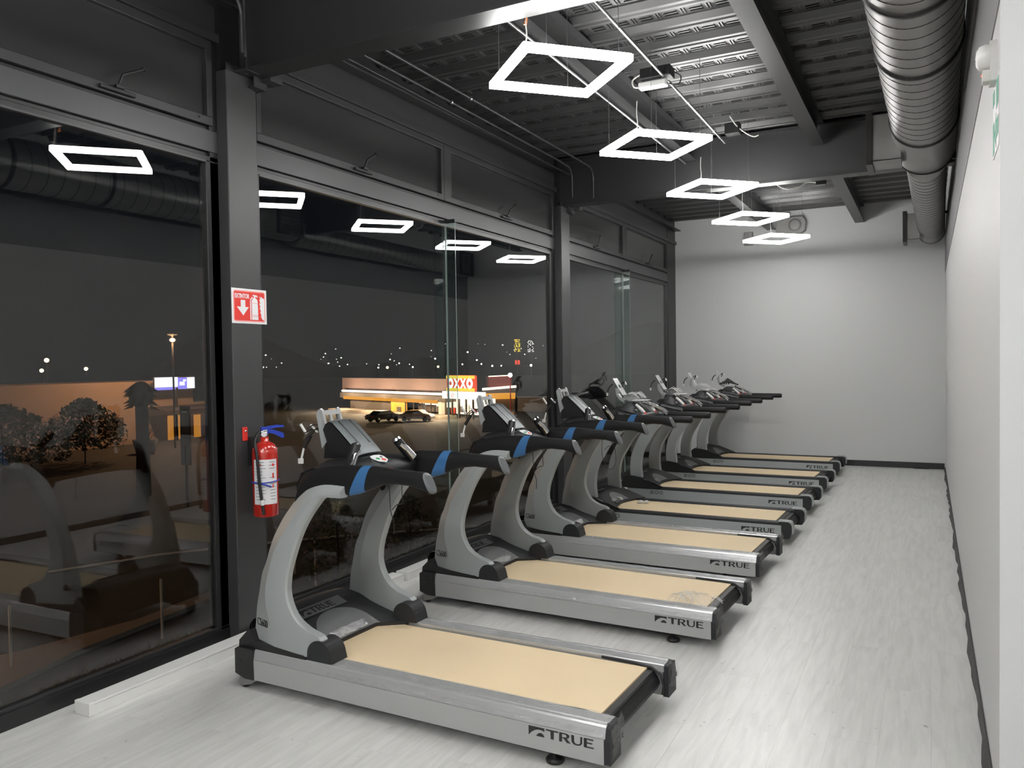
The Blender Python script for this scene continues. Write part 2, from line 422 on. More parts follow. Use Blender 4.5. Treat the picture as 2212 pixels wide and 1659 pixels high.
# columns
for i, (a, b_) in enumerate(cols):
    c = thing('steel_column', ['charcoal steel column carrying the red fire extinguisher sign', 'charcoal steel column halfway down the window wall, behind the second treadmill'][i], 'column', (X0, (a+b_)/2, 0))
    hw = (b_-a)/2
    MB().box(-.10, .08, -hw, hw, 0, 3.30).build('shaft', M_col, c, bevel=.006)
    for (px, py, pz, sx, sy) in [(.03, -.05, 3.28, .07, .06), (.09, .10, 3.20+.05, .06, .05), (.16, .16, 3.29, .06, .05), (.12, .0, 3.31, .08, .05)]:
        q = MB().box(px-sx, px+sx*.7, py-sy, py+sy, pz-.012, pz); q.box(px+sx*.55, px+sx*.7, py-sy, py+sy, pz, pz+.06)
        q.lathe([(.012, -.018), (.012, -.012), (0, -.012)], (px, py, pz), 'z', 8)
        q.build('bracket_plate', M_char, c, bevel=.002)
    MB().box(-.10, .04, -hw, hw, 3.30, 3.80).build('stub', M_black, c)
# glass fins at the pane joints
for i, y in enumerate((5.88, 10.36)):
    f = thing('glass_fin', ['clear glass fin standing on the window joint behind the second treadmill', 'clear glass fin on the window joint nearest the far wall'][i], 'glass fin', (X0, y, 0))
    MB().box(.0, .085, -.005, .005, .10, 2.79).build('fin_glass', M_fin, f)
    MB().box(.085, .087, -.003, .003, .10, 2.79).build('polished_edge', M_finedge, f)
    MB().box(-.016, .0, -.002, .002, .10, 2.79).build('silicone_joint', M_finedge, f)
    MB().box(-.01, .095, -.02, .02, 2.79, 2.815).build('head_clamp', M_black, f)

# ------------------------------------------------------------------ roof steel
def ibeam_y(name, label, x, y0, y1, zb, zt, w, mat):
    o = MB(); t = .008
    o.box(x-w/2, x+w/2, y0, y1, zb, zb+t); o.box(x-w/2, x+w/2, y0, y1, zt-t, zt); o.box(x-t/2, x+t/2, y0, y1, zb+t, zt-t)
    return tag(o.build(name, mat), label, 'roof beam')
def ibeam_x(name, label, y, x0, x1, zb, zt, w, mat):
    o = MB(); t = .012
    o.box(x0, x1, y-w/2, y+w/2, zb, zb+t); o.box(x0, x1, y-w/2, y+w/2, zt-t, zt); o.box(x0, x1, y-t/2, y+t/2, zb+t, zt-t)
    return tag(o.build(name, mat), label, 'roof beam')
M_beam = pmat('roof_beam_paint', (.022, .022, .023), .4, spec=.55, bump=.03, bscale=40, cvar=.1, cscale=2)
ibeam_x('roof_girder', 'wide grey girder crossing the ceiling above the nearest pendant lamp', 3.55, X0+.04, 2.5, 3.30, 3.80, .16, M_beam)
ibeam_x('roof_girder', 'dark girder crossing the ceiling beyond the second pendant lamp', 8.20, X0+.04, XR, 3.295, 3.80, .16, M_beam)
j = ibeam_y('roof_joist', 'long grey joist left of the round duct, on the near side of the far girder', -.93, 3.64, 8.12, 3.60, 3.80, .125, M_beam)
ibeam_y('roof_joist', 'short grey joist left of the duct, running into the far wall', -.89, 8.28, YF, 3.56, 3.80, .125, M_beam)
ibeam_y('roof_joist', 'dark joist passing above the nearest pendant lamp', -2.13, 3.64, 8.12, 3.60, 3.80, .125, M_beam)
ibeam_y('roof_joist', 'dark joist behind the third pendant lamp, reaching the far wall', -2.13, 8.28, YF, 3.56, 3.80, .125, M_beam)

# conduits
def conduit(label, pts, r=.011, mat=M_char, name='conduit', clamps=()):
    t = thing(name, label, 'pipe', pts[0]); p0 = Vector(pts[0])
    MB().tube([Vector(p)-p0 for p in pts], r, 10).build('pipe', mat, t)
    for c in clamps:
        c = Vector(c)-p0
        MB().lathe([(r*1.5, -.012), (r*1.7, 0), (r*1.5, .012)], c, 'y', 10).build('coupling', M_wire, t)
    return t
def bend(x, ye, z, zd, x2):
    a = .13; pts = []
    for i in range(7):
        th = pi/2*i/6; pts.append((x+(x2-x)*i/6, ye-a+a*sin(th), z-a+a*cos(th)))
    return pts + [(x2, ye, zd)]
conduit('outermost dark conduit bending down beside the middle column', [(-3.10, 3.6, 3.62), (-3.12, 7.6, 3.62)] + bend(-3.13, 8.02, 3.62, 3.32, -3.14), clamps=[(-3.11, 5.4, 3.62)])
conduit('middle dark conduit bending down beside the middle column', [(-3.27, 3.6, 3.62), (-3.30, 7.5, 3.62)] + bend(-3.32, 7.9, 3.62, 3.32, -3.33), clamps=[(-3.28, 5.4, 3.62)])
conduit('thin dark conduit nearest the window head, running to the middle column', [(-3.36, 3.6, 3.60), (-3.42, 8.05, 3.60)], .007)
conduit('dark conduit curving down in front of the near column', [(-3.30, 1.0, 3.62), (-3.30, 2.85, 3.62)] + bend(-3.30, 3.28, 3.62, 3.30, -3.31), .012)
conduit('dark riser conduit at the head of the near column', [(-3.34, 3.33, 3.8), (-3.34, 3.33, 3.30)], .012)
conduit('straight bright conduit passing over the nearest pendant lamp', [(-2.165, 3.64, 3.575), (-2.175, 8.1, 3.575)], .010, M_wire)
cc = conduit('bright ceiling conduit that carries the white driver box', [(-1.63, 3.64, 3.585), (-1.66, 7.55, 3.585)], .011, M_wire, clamps=[(-1.645, 6.2, 3.585), (-1.655, 7.1, 3.585)])
d = thing('lamp_driver', 'white driver box strapped under the ceiling conduit above the second pendant', 'driver box', (-1.69, 5.60, 3.525))
MB().box(-.14, .06, -.035, .035, 0, .045).build('casing', M_white, d, bevel=.008)
MB().box(-.12, .10, -.06, .06, .055, .13).build('junction_box', M_plas, d, bevel=.006)
MB().tube(smoothpath([(-.14, 0, .02), (-.18, 0, .03), (-.19, 0, .08), (-.13, 0, .11)]), .006, 6).build('lead', M_offw, d)
MB().tube(smoothpath([(.06, 0, .02), (.13, .02, .0), (.15, .04, .06), (.10, .03, .1)]), .004, 6).build('lead', M_plas, d)
cl2 = thing('loose_cable', 'white loose cable looping from a junction box beyond the second pendant', 'cable', (-1.55, 7.45, 3.62))
MB().box(-.08, .05, -.05, .05, .0, .10).build('junction_box', M_plas, cl2, bevel=.006)
MB().tube(smoothpath([(-.02, -.1, .14), (.03, -.05, .06), (.10, .02, 0), (.16, .04, -.03), (.2, .05, -.02)]), .006, 6).build('lead', M_offw, cl2)
cl3 = thing('loose_cable', 'white loose cable curling under the ceiling beside the third pendant', 'cable', (-1.20, 9.1, 3.50))
MB().tube(smoothpath([(-.28, -.2, -.02), (-.16, -.1, -.10), (-.02, 0, -.08), (.05, .05, -.03), (.15, .08, -.04)]), .008, 6).build('lead', M_offw, cl3)
MB().box(.14, .24, .04, .12, -.07, .02).build('plug', M_plas, cl3, bevel=.004)
MB().tube([(.26, .1, .3), (.26, .1, -.02)], .004, 6).build('hanger', M_wire, cl3)

# ------------------------------------------------------------------ pendant lamps
LZ, LX = 3.17, -1.785
LY = [-2.6, -.9, .62, 2.34, 4.06, 5.79, 7.55, 9.35, 11.10]  # rearmost pair behind the camera is unseen, added to brighten the treadmill sides
lab = ['square white pendant lamp at the far back of the room', 'square white pendant lamp in the back half of the room', 'square white pendant lamp behind the camera, farthest back', 'square white pendant lamp just behind the camera',
 'nearest and largest glowing square pendant lamp, under the near girder', 'second glowing square pendant lamp, below the white driver box',
 'third glowing square pendant lamp, in front of the far girder', 'fourth glowing square pendant lamp, second from the far wall',
 'smallest glowing square pendant lamp, nearest the far wall']
HS, TW, TH = .301, .037, .036
def bar(ax, s):
    a = MB(); o, i = HS, HS-TW
    # mitred bar on side s
    top = TH; 
    pts_o = [(-o, -o), (o, -o)]; pts_i = [(i, -i), (-i, -i)]
    vs = [(*pts_o[0], 0), (*pts_o[1], 0), (*pts_i[0], 0), (*pts_i[1], 0), (*pts_o[0], TH), (*pts_o[1], TH), (*pts_i[0], TH), (*pts_i[1], TH)]
    a.add(vs, [(0, 3, 2, 1), (4, 5, 6, 7), (0, 1, 5, 4), (1, 2, 6, 5), (2, 3, 7, 6), (3, 0, 4, 7)])
    return a
bar_me = bar(0, 0).mesh('diffuser_bar', M_led)
chan = MB()
o_, i_ = HS-.006, HS-TW+.006
chan.add([(-o_, -o_, TH), (o_, -o_, TH), (i_, -i_, TH), (-i_, -i_, TH), (-o_, -o_, TH+.006), (o_, -o_, TH+.006), (i_, -i_, TH+.006), (-i_, -i_, TH+.006)],
         [(0, 3, 2, 1), (4, 5, 6, 7), (0, 1, 5, 4), (1, 2, 6, 5), (2, 3, 7, 6), (3, 0, 4, 7)])
chan_me = chan.mesh('top_channel', M_ledtop)
wire_me = MB().tube([(0, 0, TH), (0, 0, .63)], .0016, 5).mesh('suspension_wire', M_wire)
SPOTS = [(LX, y) for y in LY] + [(1.25, .9), (1.25, -1.3), (2.0, 2.1), (-.3, -2.3), (-3.0, -2.3)]  # side-bay and back-wall lamps are unseen, added as fill for camera-facing surfaces
lab += ['square white pendant lamp in the side bay behind the right wall corner', 'square white pendant lamp at the rear of the side bay', 'square white pendant lamp in the corner of the side bay', 'square white pendant lamp by the back wall, right of the main row', 'square white pendant lamp by the back wall, near the windows']
for k, ((lx_, y), l) in enumerate(zip(SPOTS, lab)):
    t = thing('pendant_lamp', l, 'pendant lamp', (lx_, y, LZ-TH/2), radians(45), 'square pendant lamps along the ceiling')
    for q in range(4):
        put('diffuser_bar', bar_me, t, rot=(0, 0, q*pi/2)); put('top_channel', chan_me, t, rot=(0, 0, q*pi/2))
    for q in range(4):
        a = q*pi/2; r_ = HS-TW/2; put('suspension_wire', wire_me, t, (r_*.6*cos(a)-r_*sin(a), r_*.6*sin(a)+r_*cos(a), 0))
    MB().tube(smoothpath([(-.28, -.28, TH), (-.272, -.274, TH+.05), (-.275, -.268, TH+.12), (-.272, -.27, TH+.2)]), .0035, 6).build('power_cord', M_offw, t)
    if k == 4: MB().tube([(-.268, -.242, TH+.11), (-.262, -.248, TH+.18)], .009, 6).build('cord_tape', pmat('orange_tape', (.6, .18, .06), .5), t)

# ------------------------------------------------------------------ air duct
du = thing('air_duct', 'large round spiral duct with two side outlets running along the right wall', 'duct', (0, 0, 0))
def dax(y): return -.02 - .0125*(8-y)          # the run drifts slightly towards the wall
def section(name, y0, y1, r, z, mat=M_galv, n=48):
    b = MB(); rings = []
    for y in (y0, y1):
        rings.append([(dax(y)+r*cos(2*pi*k/n), y, z+r*sin(2*pi*k/n)) for k in range(n)])
    b.loft(rings); return b.build(name, mat, du)
def ring_me(r, w=.0035, h=.0025, n=40): return MB().lathe([(r-.002, -w), (r+h, -w*.6), (r+h, w*.6), (r-.002, w)], (0, 0, 0), 'y', n).mesh('seam_ring', M_seam)
Z1, Z2 = 3.435, 3.300
section('spiral_section', .5, 6.98, .232, Z1); section('end_sleeve', 6.98, 8.02, .238, Z1)
rm = ring_me(.232)
y = 2.9
while y < 6.93:
    put('seam_ring', rm, du, (dax(y), y, Z1), (radians(3), 0, 0)); y += .155
for y in (2.55, 4.29, 5.27, 6.99): put('joint_band', MB().lathe([(.231, -.02), (.243, -.018), (.243, .018), (.231, .02)], (0,0,0), 'y', 40).mesh('joint_band', M_seam), du, (dax(y), y, Z1))
MB().lathe([(.239, -.02), (.246, -.01), (.246, .012), (.15, .014)], (dax(8.02), 8.02, Z1), 'y', 44).build('reducer_collar', M_seam, du)
section('spiral_section', 8.02, 12.0, .160, Z2); section('end_sleeve', 12.0, 12.5, .163, Z2)
rm2 = ring_me(.160)
y = 8.12
while y < 11.98:
    put('seam_ring', rm2, du, (dax(y), y, Z2), (radians(3), 0, 0)); y += .155
MB().lathe([(.163, -.012), (.169, 0), (.163, .012), (.0, .012)], (dax(12.5), 12.5, Z2), 'y', 40).build('end_cap', M_seam, du)
for (xo, xi, y0, y1, z0, z1) in [(-.46, -.20, 7.36, 7.74, 3.215, 3.60), (-.30, -.10, 11.85, 12.2, 3.13, 3.47)]:
    b = MB(); t = .006
    b.box(xo+.05, xi, y0, y1, z0, z0+t); b.box(xo+.05, xi, y0, y1, z1-t, z1); b.box(xo+.05, xi, y0, y0+t, z0, z1); b.box(xo+.05, xi, y1-t, y1, z0, z1)
    ob = b.build('outlet_box', M_galv, du)
    f = MB(); f.box(xo, xo+.05, y0-.03, y1+.03, z1, z1+.03); f.box(xo, xo+.05, y0-.03, y1+.03, z0-.03, z0); f.box(xo, xo+.05, y0-.03, y0, z0, z1); f.box(xo, xo+.05, y1, y1+.03, z0, z1)
    f.build('grille_frame', M_seam, ob, bevel=.003)
    for k in range(7):
        zz = z0+.03+k*(z1-z0-.06)/6; MB().box(xo+.006, xo+.035, y0, y1, zz, zz+.004).build('louvre', M_seam, ob)
for y in (4.4, 8.0, 11.0): MB().box(.16, XR, y-.02, y+.02, 3.30, 3.33).build('wall_bracket', M_seam, du)

# grey band painted along the top of the right wall, and the wall devices
struct(MB().box(XR-.004, XR, YC, YF, 2.76, 3.30).build('trim_13', M_wall2))
al = thing('alarm_beacon', 'white wall alarm with round domed sounder and small red light', 'alarm', (XR, 3.27, 2.60)); al.scale = (.62, .5, .5)
MB().prism([(-.09, -.13), (.09, -.13), (.105, -.02), (.10, .10), (.07, .15), (-.07, .15), (-.10, .10), (-.105, -.02)], 'x', -.035, 0).build('back_plate', M_white, al, bevel=.008)
MB().lathe([(.088, -.035), (.09, -.055), (.078, -.085), (.05, -.10), (0, -.104)], (0, 0, .055), 'x', 28).build('sounder_dome', M_white, al)
MB().prism([(-.05, -.12), (.05, -.12), (.06, -.04), (-.06, -.04)], 'x', -.07, -.035).build('strobe_lens', M_offw, al, bevel=.01)
MB().lathe([(.006, -.073), (.004, -.077), (0, -.078)], (0, -.035, -.075), 'x', 10).build('indicator', M_ledred, al)
for k in range(7): MB().box(-.103, -.099, -.03+k*.009, -.026+k*.009, .03+k*.007, .033+k*.007).build('sound_slot', M_inkg, al)
sg = thing('evacuation_sign', 'green and white safety sign on the right wall below the alarm', 'sign', (XR, 3.27, 2.42))
MB().box(-.003, 0, -.13, .13, -.12, .12).build('plate', M_label, sg)
gp = MB()
gp.box(-.004, -.003, -.12, -.03, .02, .11); gp.box(-.004, -.003, .05, .12, .06, .11); gp.prism([(-.12, -.02), (-.02, -.02), (-.02, .01), (.05, -.05), (-.02, -.11), (-.02, -.08), (-.12, -.08)], 'x', -.004, -.003); gp.box(-.004, -.003, .06, .12, -.11, .0)
gp.build('green_print', M_green, sg)

# fire extinguisher sign on the near column
CX = X0+.08
es = thing('extinguisher_sign', 'red and white square sign with arrow and extinguisher on the near column', 'sign', (CX, 3.535, 1.953), 0)
sgn = MB().box(0, .003, -.137, .137, -.102, .102).build('plate', M_label, es, bevel=.001)
def onx(polys, mat, name, x, par): 
    b = MB()
    for p in polys: b.prism(p, 'x', x, x+.0008)
    return b.build(name, mat, par)
def rrect(a, b, c, d, r): return [(a+r, b), (c-r, b), (c, b+r), (c, d-r), (c-r, d), (a+r, d), (a, d-r), (a, b+r)]
onx([rrect(-.125, -.091, .125, .091, .012)], M_pink, 'border_print', .003, es)
onx([rrect(-.118, -.084, .118, .084, .004)], M_redp, 'red_field', .0035, es)
onx([[(-.070, .035), (-.035, .035), (-.035, -.005), (-.008, -.005), (-.052, -.055), (-.100, -.005), (-.070, -.005)]], M_label, 'arrow_print', .0042, es)
bod = [(.016, -.078), (.016, .03), (.022, .046), (.034, .053), (.034, .062), (.024, .064), (.026, .070), (.055, .068), (.066, .058), (.062, .054), (.052, .060), (.045, .058), (.045, .052), (.058, .044), (.064, .03), (.066, -.078)]
onx([bod, [(.003, -.078), (.003, .03), (.008, .048), (.022, .058), (.026, .055), (.014, .044), (.010, .03), (.010, -.078)]], M_label, 'extinguisher_print', .0042, es)
fl_ = [(.117, -.082), (.100, -.075), (.088, -.055), (.094, -.052), (.082, -.030), (.090, -.029), (.078, -.002), (.087, -.003), (.076, .022), (.086, .020), (.076, .045), (.085, .042), (.079, .064), (.096, .046), (.088, .062), (.117, .048)]
onx([fl_], M_label, 'flame_print', .0042, es)
onx([[(.018, .020), (.064, .018), (.064, .0195), (.018, .0215)], [(.018, -.050), (.064, -.051), (.064, -.0495), (.018, -.0485)], [(.018, -.058), (.064, -.059), (.064, -.0575), (.018, -.0565)]], M_redp, 'line_print', .0052, es)
tm = text_mesh('EXTINTOR', .036, M_label, .0004, xs=.66, off=.0012, space=.95)
put('lettering', tm, es, (.0044, -.115, .046), (pi/2, 0, pi/2))

# fire extinguisher
ex = thing('fire_extinguisher', 'red fire extinguisher with blue valve hanging on the near column', 'fire extinguisher', (X0+.185, 3.525, .725), 0)
MB().lathe([(.0, 0), (.068, 0), (.074, .006), (.074, .365), (.070, .395), (.055, .42), (.034, .432), (.024, .44), (.024, .465), (0, .465)], (0, 0, 0), 'z', 36).build('cylinder', M_red, ex)
MB().lathe([(.020, .46), (.020, .50), (.016, .505), (0, .505)], (0, 0, 0), 'z', 16).build('valve_neck', M_chrome, ex)
b = MB(); b.box(-.014, .014, -.02, .02, .475, .52); b.prism([(.012, .50), (.02, .522), (.07, .528), (.115, .524), (.115, .514), (.06, .512)], 'x', -.010, .010)
v = b.build('valve_body', M_blueplas, ex, bevel=.003, rot=(0, 0, -.5))
MB().prism([(.010, .485), (.05, .478), (.105, .448), (.115, .458), (.108, .480), (.05, .502), (.012, .50)], 'x', -.012, .012).build('carry_handle', M_blueplas, ex, bevel=.003, rot=(0, 0, -.5))
MB().lathe([(.0, .0), (.018, .0), (.020, .004), (.020, .012), (0, .013)], (.012, .0, .478), 'x', 18).build('pressure_gauge', M_chrome, ex, rot=(0, 0, -.9))
MB().lathe([(.016, .0131), (0, .0136)], (.012, .0, .478), 'x', 16).build('gauge_face', M_label, ex, rot=(0, 0, -.9))
hose = smoothpath([(.0, -.015, .492), (.0, -.05, .485), (.01, -.085, .44), (.03, -.092, .36), (.04, -.088, .2), (.045, -.078, .1), (.05, -.07, .02)])
MB().tube(hose, .009, 10).build('hose', M_plas, ex)
MB().tube([(.0, -.012, .492), (.0, -.036, .488)], .012, 10).build('hose_coupling', M_chrome, ex)
MB().tube([(.0457, -.0775, .105), (.048, -.074, .075)], .0115, 10).build('hose_ferrule', M_white, ex)
def wrap(a0, a1, z0, z1, r): 
    return lambda u, v: (r*cos(radians(a0+(a1-a0)*u)), r*sin(radians(a0+(a1-a0)*u)), z0+(z1-z0)*v)
lb = MB().grid(wrap(-100, 12, .075, .335, .0746), 14, 1).build('paper_label', M_label, ex)
ink = MB()
lr = random.Random(3)
for k in range(13):
    zz = .318-k*.018; a = -92
    if k in (3, 4): rng = [(-92, -86), (-72, -58)]
    elif k in (6,): rng = [(-90, -70)]
    else: rng = [(-92+lr.random()*8, -60+lr.random()*20), (-30+lr.random()*8, 2)]
    for a0, a1 in rng: ink.grid(wrap(a0, a1, zz, zz+.0028, .0749), 4, 1)
ink.build('label_print', M_inkg, lb)
rk = MB(); rk.grid(wrap(-15, -4, .295, .310, .0750), 3, 1); rk.grid(wrap(-14, -6, .225, .255, .0750), 3, 1); rk.grid(wrap(-14, -8, .17, .19, .0750), 3, 1); rk.grid(wrap(-88, -62, .300, .308, .0750), 3, 1)
rk.build('red_label_print', M_redp, lb)
st = MB().tube([(.0765*cos(radians(a)), .0765*sin(radians(a)), .205+.006*sin(radians(a))) for a in range(-180, 181, 15)], .0035, 6).build('strap', M_blueplas, ex)
MB().tube(smoothpath([(-.01, -.08, .203), (.03, -.074, .198), (.06, -.055, .188), (.075, -.03, .176)]), .005, 6).build('strap_tail', M_blueplas, ex)
MB().box(-.105, -.08, -.03, .03, .30, .46).build('wall_bracket', M_plas, ex)
MB().box(-.104, -.100, -.070, -.030, .44, .52).build('red_hanger_plate', M_redp, ex, bevel=.002)
MB().lathe([(.007, -.10), (.007, -.094), (0, -.093)], (0, -.048, .497), 'x', 10).build('hanger_screw', M_chrome, ex)

# white trunking lengths lying along the window sill
for k, (a, b_, l) in enumerate([(2.36, 4.86, 'nearest white plastic trunking length lying along the window sill'), (4.90, 8.4, 'middle white plastic trunking length on the floor by the window'), (8.44, 12.0, 'farthest white plastic trunking length on the floor by the window')]):
    t = thing('cable_trunking', l, 'trunking', (-3.475, (a+b_)/2, 0), radians([0, .3, 0][k]), 'white trunking lengths by the window')
    hl = (b_-a)/2
    MB().box(-.052, .05, -hl, hl, 0, .055).build('channel', M_white, t, bevel=.002)
    MB().box(-.054, .052, -hl, hl, .050, .062).build('lid', M_white, t, bevel=.003)
    MB().box(-.055, .053, -hl-.004, -hl+.02, 0, .064).build('end_cap', M_white, t, bevel=.004)

# things on the far wall
wb = thing('wall_unit', 'grey rounded box unit on the far wall behind the farthest lamp', 'wall unit', (-1.83, YF, 3.58), 0)
MB().prism([(-.21, -.12), (.13, -.12), (.20, -.08), (.21, .06), (.17, .12), (-.15, .12), (-.21, .05)], 'y', -.16, 0).build('casing', M_gray, wb, bevel=.02)
MB().lathe([(.09, -.18), (.085, -.21), (.05, -.215), (0, -.215)], (.06, 0, .0), 'y', 24).build('round_front', M_gray, wb)
MB().tube(smoothpath([(-.08, -.06, .12), (-.07, -.05, .17), (-.05, -.04, .20)]), .006, 6).build('lead', M_gray, wb)
MB().box(-.22, -.02, -.10, 0, .185, .205).build('mounting_box', M_plas, wb)
MB().lathe([(.007, -.164), (.005, -.17), (0, -.17)], (-.12, 0, .0), 'y', 8).build('screw', M_chrome, wb)
w2 = thing('wall_box', 'small grey box on the far wall left of the rounded unit', 'wall unit', (-2.40, YF, 3.45), 0)
MB().box(-.13, .0, -.08, 0, -.10, .10).build('casing', M_gray, w2, bevel=.01)
MB().lathe([(.02, -.084), (.018, -.09), (0, -.09)], (-.06, 0, 0), 'y', 12).build('knob', M_gray, w2)

# ------------------------------------------------------------------ logo artwork (local XY, width 1)
MARK = [[(0, .8), (1, .8), (1, .50), (.9, .56), (.78, .60), (.66, .60), (.52, .56), (.38, .47), (.24, .33), (.10, .12), (.04, .0), (0, .0)],
        [(.47, 0), (1, 0), (.97, .12), (.92, .22), (.85, .30), (.76, .33), (.67, .30), (.58, .20)]]
def logo_mesh(h, ink, gap=.12, name='brand_print'):
    """mark and wide flared capitals, letters of height h, baseline at y=0"""
    b = MB(); s = h/.8*1.0
    for p in MARK: b.prism([(x*s*1.05, y*s) for x, y in p], 'z', -.0005, .0005)
    x = s*1.05 + h*gap*1.2; H_ = h
    def P(*pts): b.prism([(x+px*H_, py*H_) for px, py in pts], 'z', -.0005, .0005)
    P((0, .86), (0, 1), (1.0, 1), (1.0, .86), (.64, .84), (.62, .0), (.38, .0), (.36, .84)); x += H_*1.0            # T
    P((.06, 0), (.08, 1), (.30, 1), (.30, 0)); P((.30, 1), (.66, 1), (.86, .9), (.90, .74), (.84, .58), (.66, .46), (.60, .56), (.67, .66), (.66, .80), (.56, .88), (.30, .88))
    P((.30, .50), (.60, .56), (.66, .46), (.98, 0), (.70, 0), (.42, .42), (.30, .42)); x += H_*.98                      # R
    P((.06, 1), (.28, 1), (.29, .34), (.36, .16), (.52, .10), (.70, .16), (.78, .34), (.79, 1), (.94, 1), (.92, .30), (.80, .06), (.52, -.03), (.24, .04), (.09, .28)); x += H_*1.0   # U
    P((.06, 0), (.07, 1), (.29, 1), (.29, 0)); P((.29, 1), (.82, 1), (.80, .86), (.29, .88)); P((.29, .58), (.72, .58), (.72, .46), (.29, .46)); P((.29, .12), (.80, .14), (.84, 0), (.29, 0))
    return b.mesh(name, ink), x+H_*.84
LOGO, LOGO_W = logo_mesh(.050, M_ink)
LOGO_D, LOGO_DW = logo_mesh(.050, M_ink)
def n200():
    b = MB()
    def ring(x0, w, h, t):
        b.prism([(x0, .01), (x0+.01, 0), (x0+w-.01, 0), (x0+w, .01), (x0+w, h-.01), (x0+w-.01, h), (x0+.01, h), (x0, h-.01), (x0, .012), (x0+t, .014), (x0+t, h-.014), (x0+t+.004, h-t), (x0+w-t-.004, h-t), (x0+w-t, h-.014), (x0+w-t, .014), (x0+w-t-.004, t), (x0+t+.004, t), (x0+t, .0139), (x0, .0119)], 'z', -.0005, .0005)
    w, h, t = .042, .030, .005
    b.prism([(0, h-.010), (.010, h), (w-.010, h), (w, h-.01), (w, h/2+.006), (w-.008, h/2-.002), (t+.008, h/2-.002), (t, h/2-.006), (t, t), (w, t), (w, 0), (0, 0), (0, h/2-.004), (.008, h/2+.003), (w-t-.004, h/2+.003), (w-t, h/2+.008), (w-t, h-t-.003), (w-t-.004, h-t), (t+.004, h-t), (t, h-.010)], 'z', -.0005, .0005)
    ring(w+.010, w, h, t); ring(2*w+.020, w, h, t)
    return b.mesh('model_print', M_ink)
N200 = n200()
def cs600_text():
    # thin classical figures
    me = text_mesh('CS600', .054, M_ink, .0012, xs=.80, off=-.0004, space=.86); return me
CS6 = cs600_text()

# ------------------------------------------------------------------ treadmill with blue-banded handlebars
def spline(P, t):
    k = t*(len(P)-1); i = min(int(k), len(P)-2); f = k-i
    a = P[max(i-1, 0)]; b = P[i]; c = P[i+1]; d = P[min(i+2, len(P)-1)]
    return tuple(.5*((2*q)+(r-p)*f+(2*p-5*q+4*r-w)*f*f+(3*q-p-3*r+w)*f**3) for p, q, r, w in zip(a, b, c, d))
def interp(P, t):
    """polyline of tuples sampled at t in 0..1 by index"""
    k = t*(len(P)-1); i = min(int(k), len(P)-2); f = k-i
    return tuple(a+(b-a)*f for a, b in zip(P[i], P[i+1]))
UF = [(-1.912,.233),(-1.909,.29),(-1.903,.337),(-1.894,.408),(-1.877,.48),(-1.864,.539),(-1.85,.586),(-1.825,.635),(-1.799,.702),(-1.767,.769),(-1.711,.853),(-1.652,.922),(-1.596,.979),(-1.536,1.027),(-1.433,1.054),(-1.308,1.047)]
UC = [(-1.746,.226),(-1.757,.285),(-1.779,.355),(-1.799,.425),(-1.802,.5),(-1.791,.559),(-1.777,.601),(-1.757,.658),(-1.731,.713),(-1.692,.773),(-1.645,.833),(-1.605,.886),(-1.559,.936),(-1.521,.971),(-1.428,1.004),(-1.313,1.018)]
UR = [(-1.479,.215),(-1.45,.307),(-1.542,.342),(-1.611,.382),(-1.651,.438),(-1.669,.494),(-1.67,.544),(-1.657,.61),(-1.633,.678),(-1.605,.745),(-1.569,.815),(-1.525,.881),(-1.473,.942),(-1.44,.975),(-1.41,.985),(-1.314,.988)]
def upright600(side, W):
    N = 60; rings = []
    for k in range(N+1):
        t = k/N; F = spline(UF, t); Cc = spline(UC, t); Rr = spline(UR, t)
        yo, yi = (.020, .080) if side == 0 else (W-.020, W-.080)
        s = 1 if side == 0 else -1
        Rr2 = (Rr[0]-.006*(1), Rr[1])
        m = ((Cc[0]+Rr[0])/2, (Cc[1]+Rr[1])/2)
        pts = [(F[0]+.004, yo+s*.038, F[1]), (F[0]+.0, yo+s*.034, F[1]), (Cc[0], yo, Cc[1]), (m[0], yo-s*.001, m[1]), (Rr2[0], yo+s*.006, Rr2[1]), (Rr[0]+.002, yo+s*.016, Rr[1]), (Rr[0]+.002, yi-s*.016, Rr[1]), (Rr2[0], yi-s*.006, Rr2[1]), (m[0], yi+s*.001, m[1]), (Cc[0], yi, Cc[1]), (F[0], yi-s*.024, F[1])]
        if side == 1: pts = pts[::-1]
        rings.append(pts)
    return MB().loft(rings)
def arm_part(st, yc, hw, name, mat, root, n=16, ycs=None):
    """slanted-station loft: each station (xt,zt,xb,zb)"""
    rings = []
    for j, (xt, zt, xb, zb) in enumerate(st):
        cx_, cz_ = (xt+xb)/2, (zt+zb)/2; ux, uz = (xt-xb)/2, (zt-zb)/2
        w = hw[j] if isinstance(hw, list) else hw; y0 = ycs[j] if ycs else yc
        ring = []
        for k in range(n):
            a = 2*pi*k/n; ca, sa = cos(a), sin(a)
            ca2 = math.copysign(abs(ca)**.8, ca); sa2 = math.copysign(abs(sa)**.75, sa)
            ring.append((cx_+ux*ca2, y0+w*sa2, cz_+uz*ca2))
        rings.append(ring)
    return MB().loft(rings).build(name, mat, root)
def film_strip(root, fn, nu, nv, seed, amp=.0022, name='packing_film'):
    r_ = random.Random(seed)
    def g(u, v):
        p = fn(u, v); return (p[0]+(r_.random()-.5)*amp, p[1]+(r_.random()-.5)*amp, p[2]+(r_.random())*amp)
    return MB().grid(g, nu, nv, smooth=False).build(name, M_film, root)

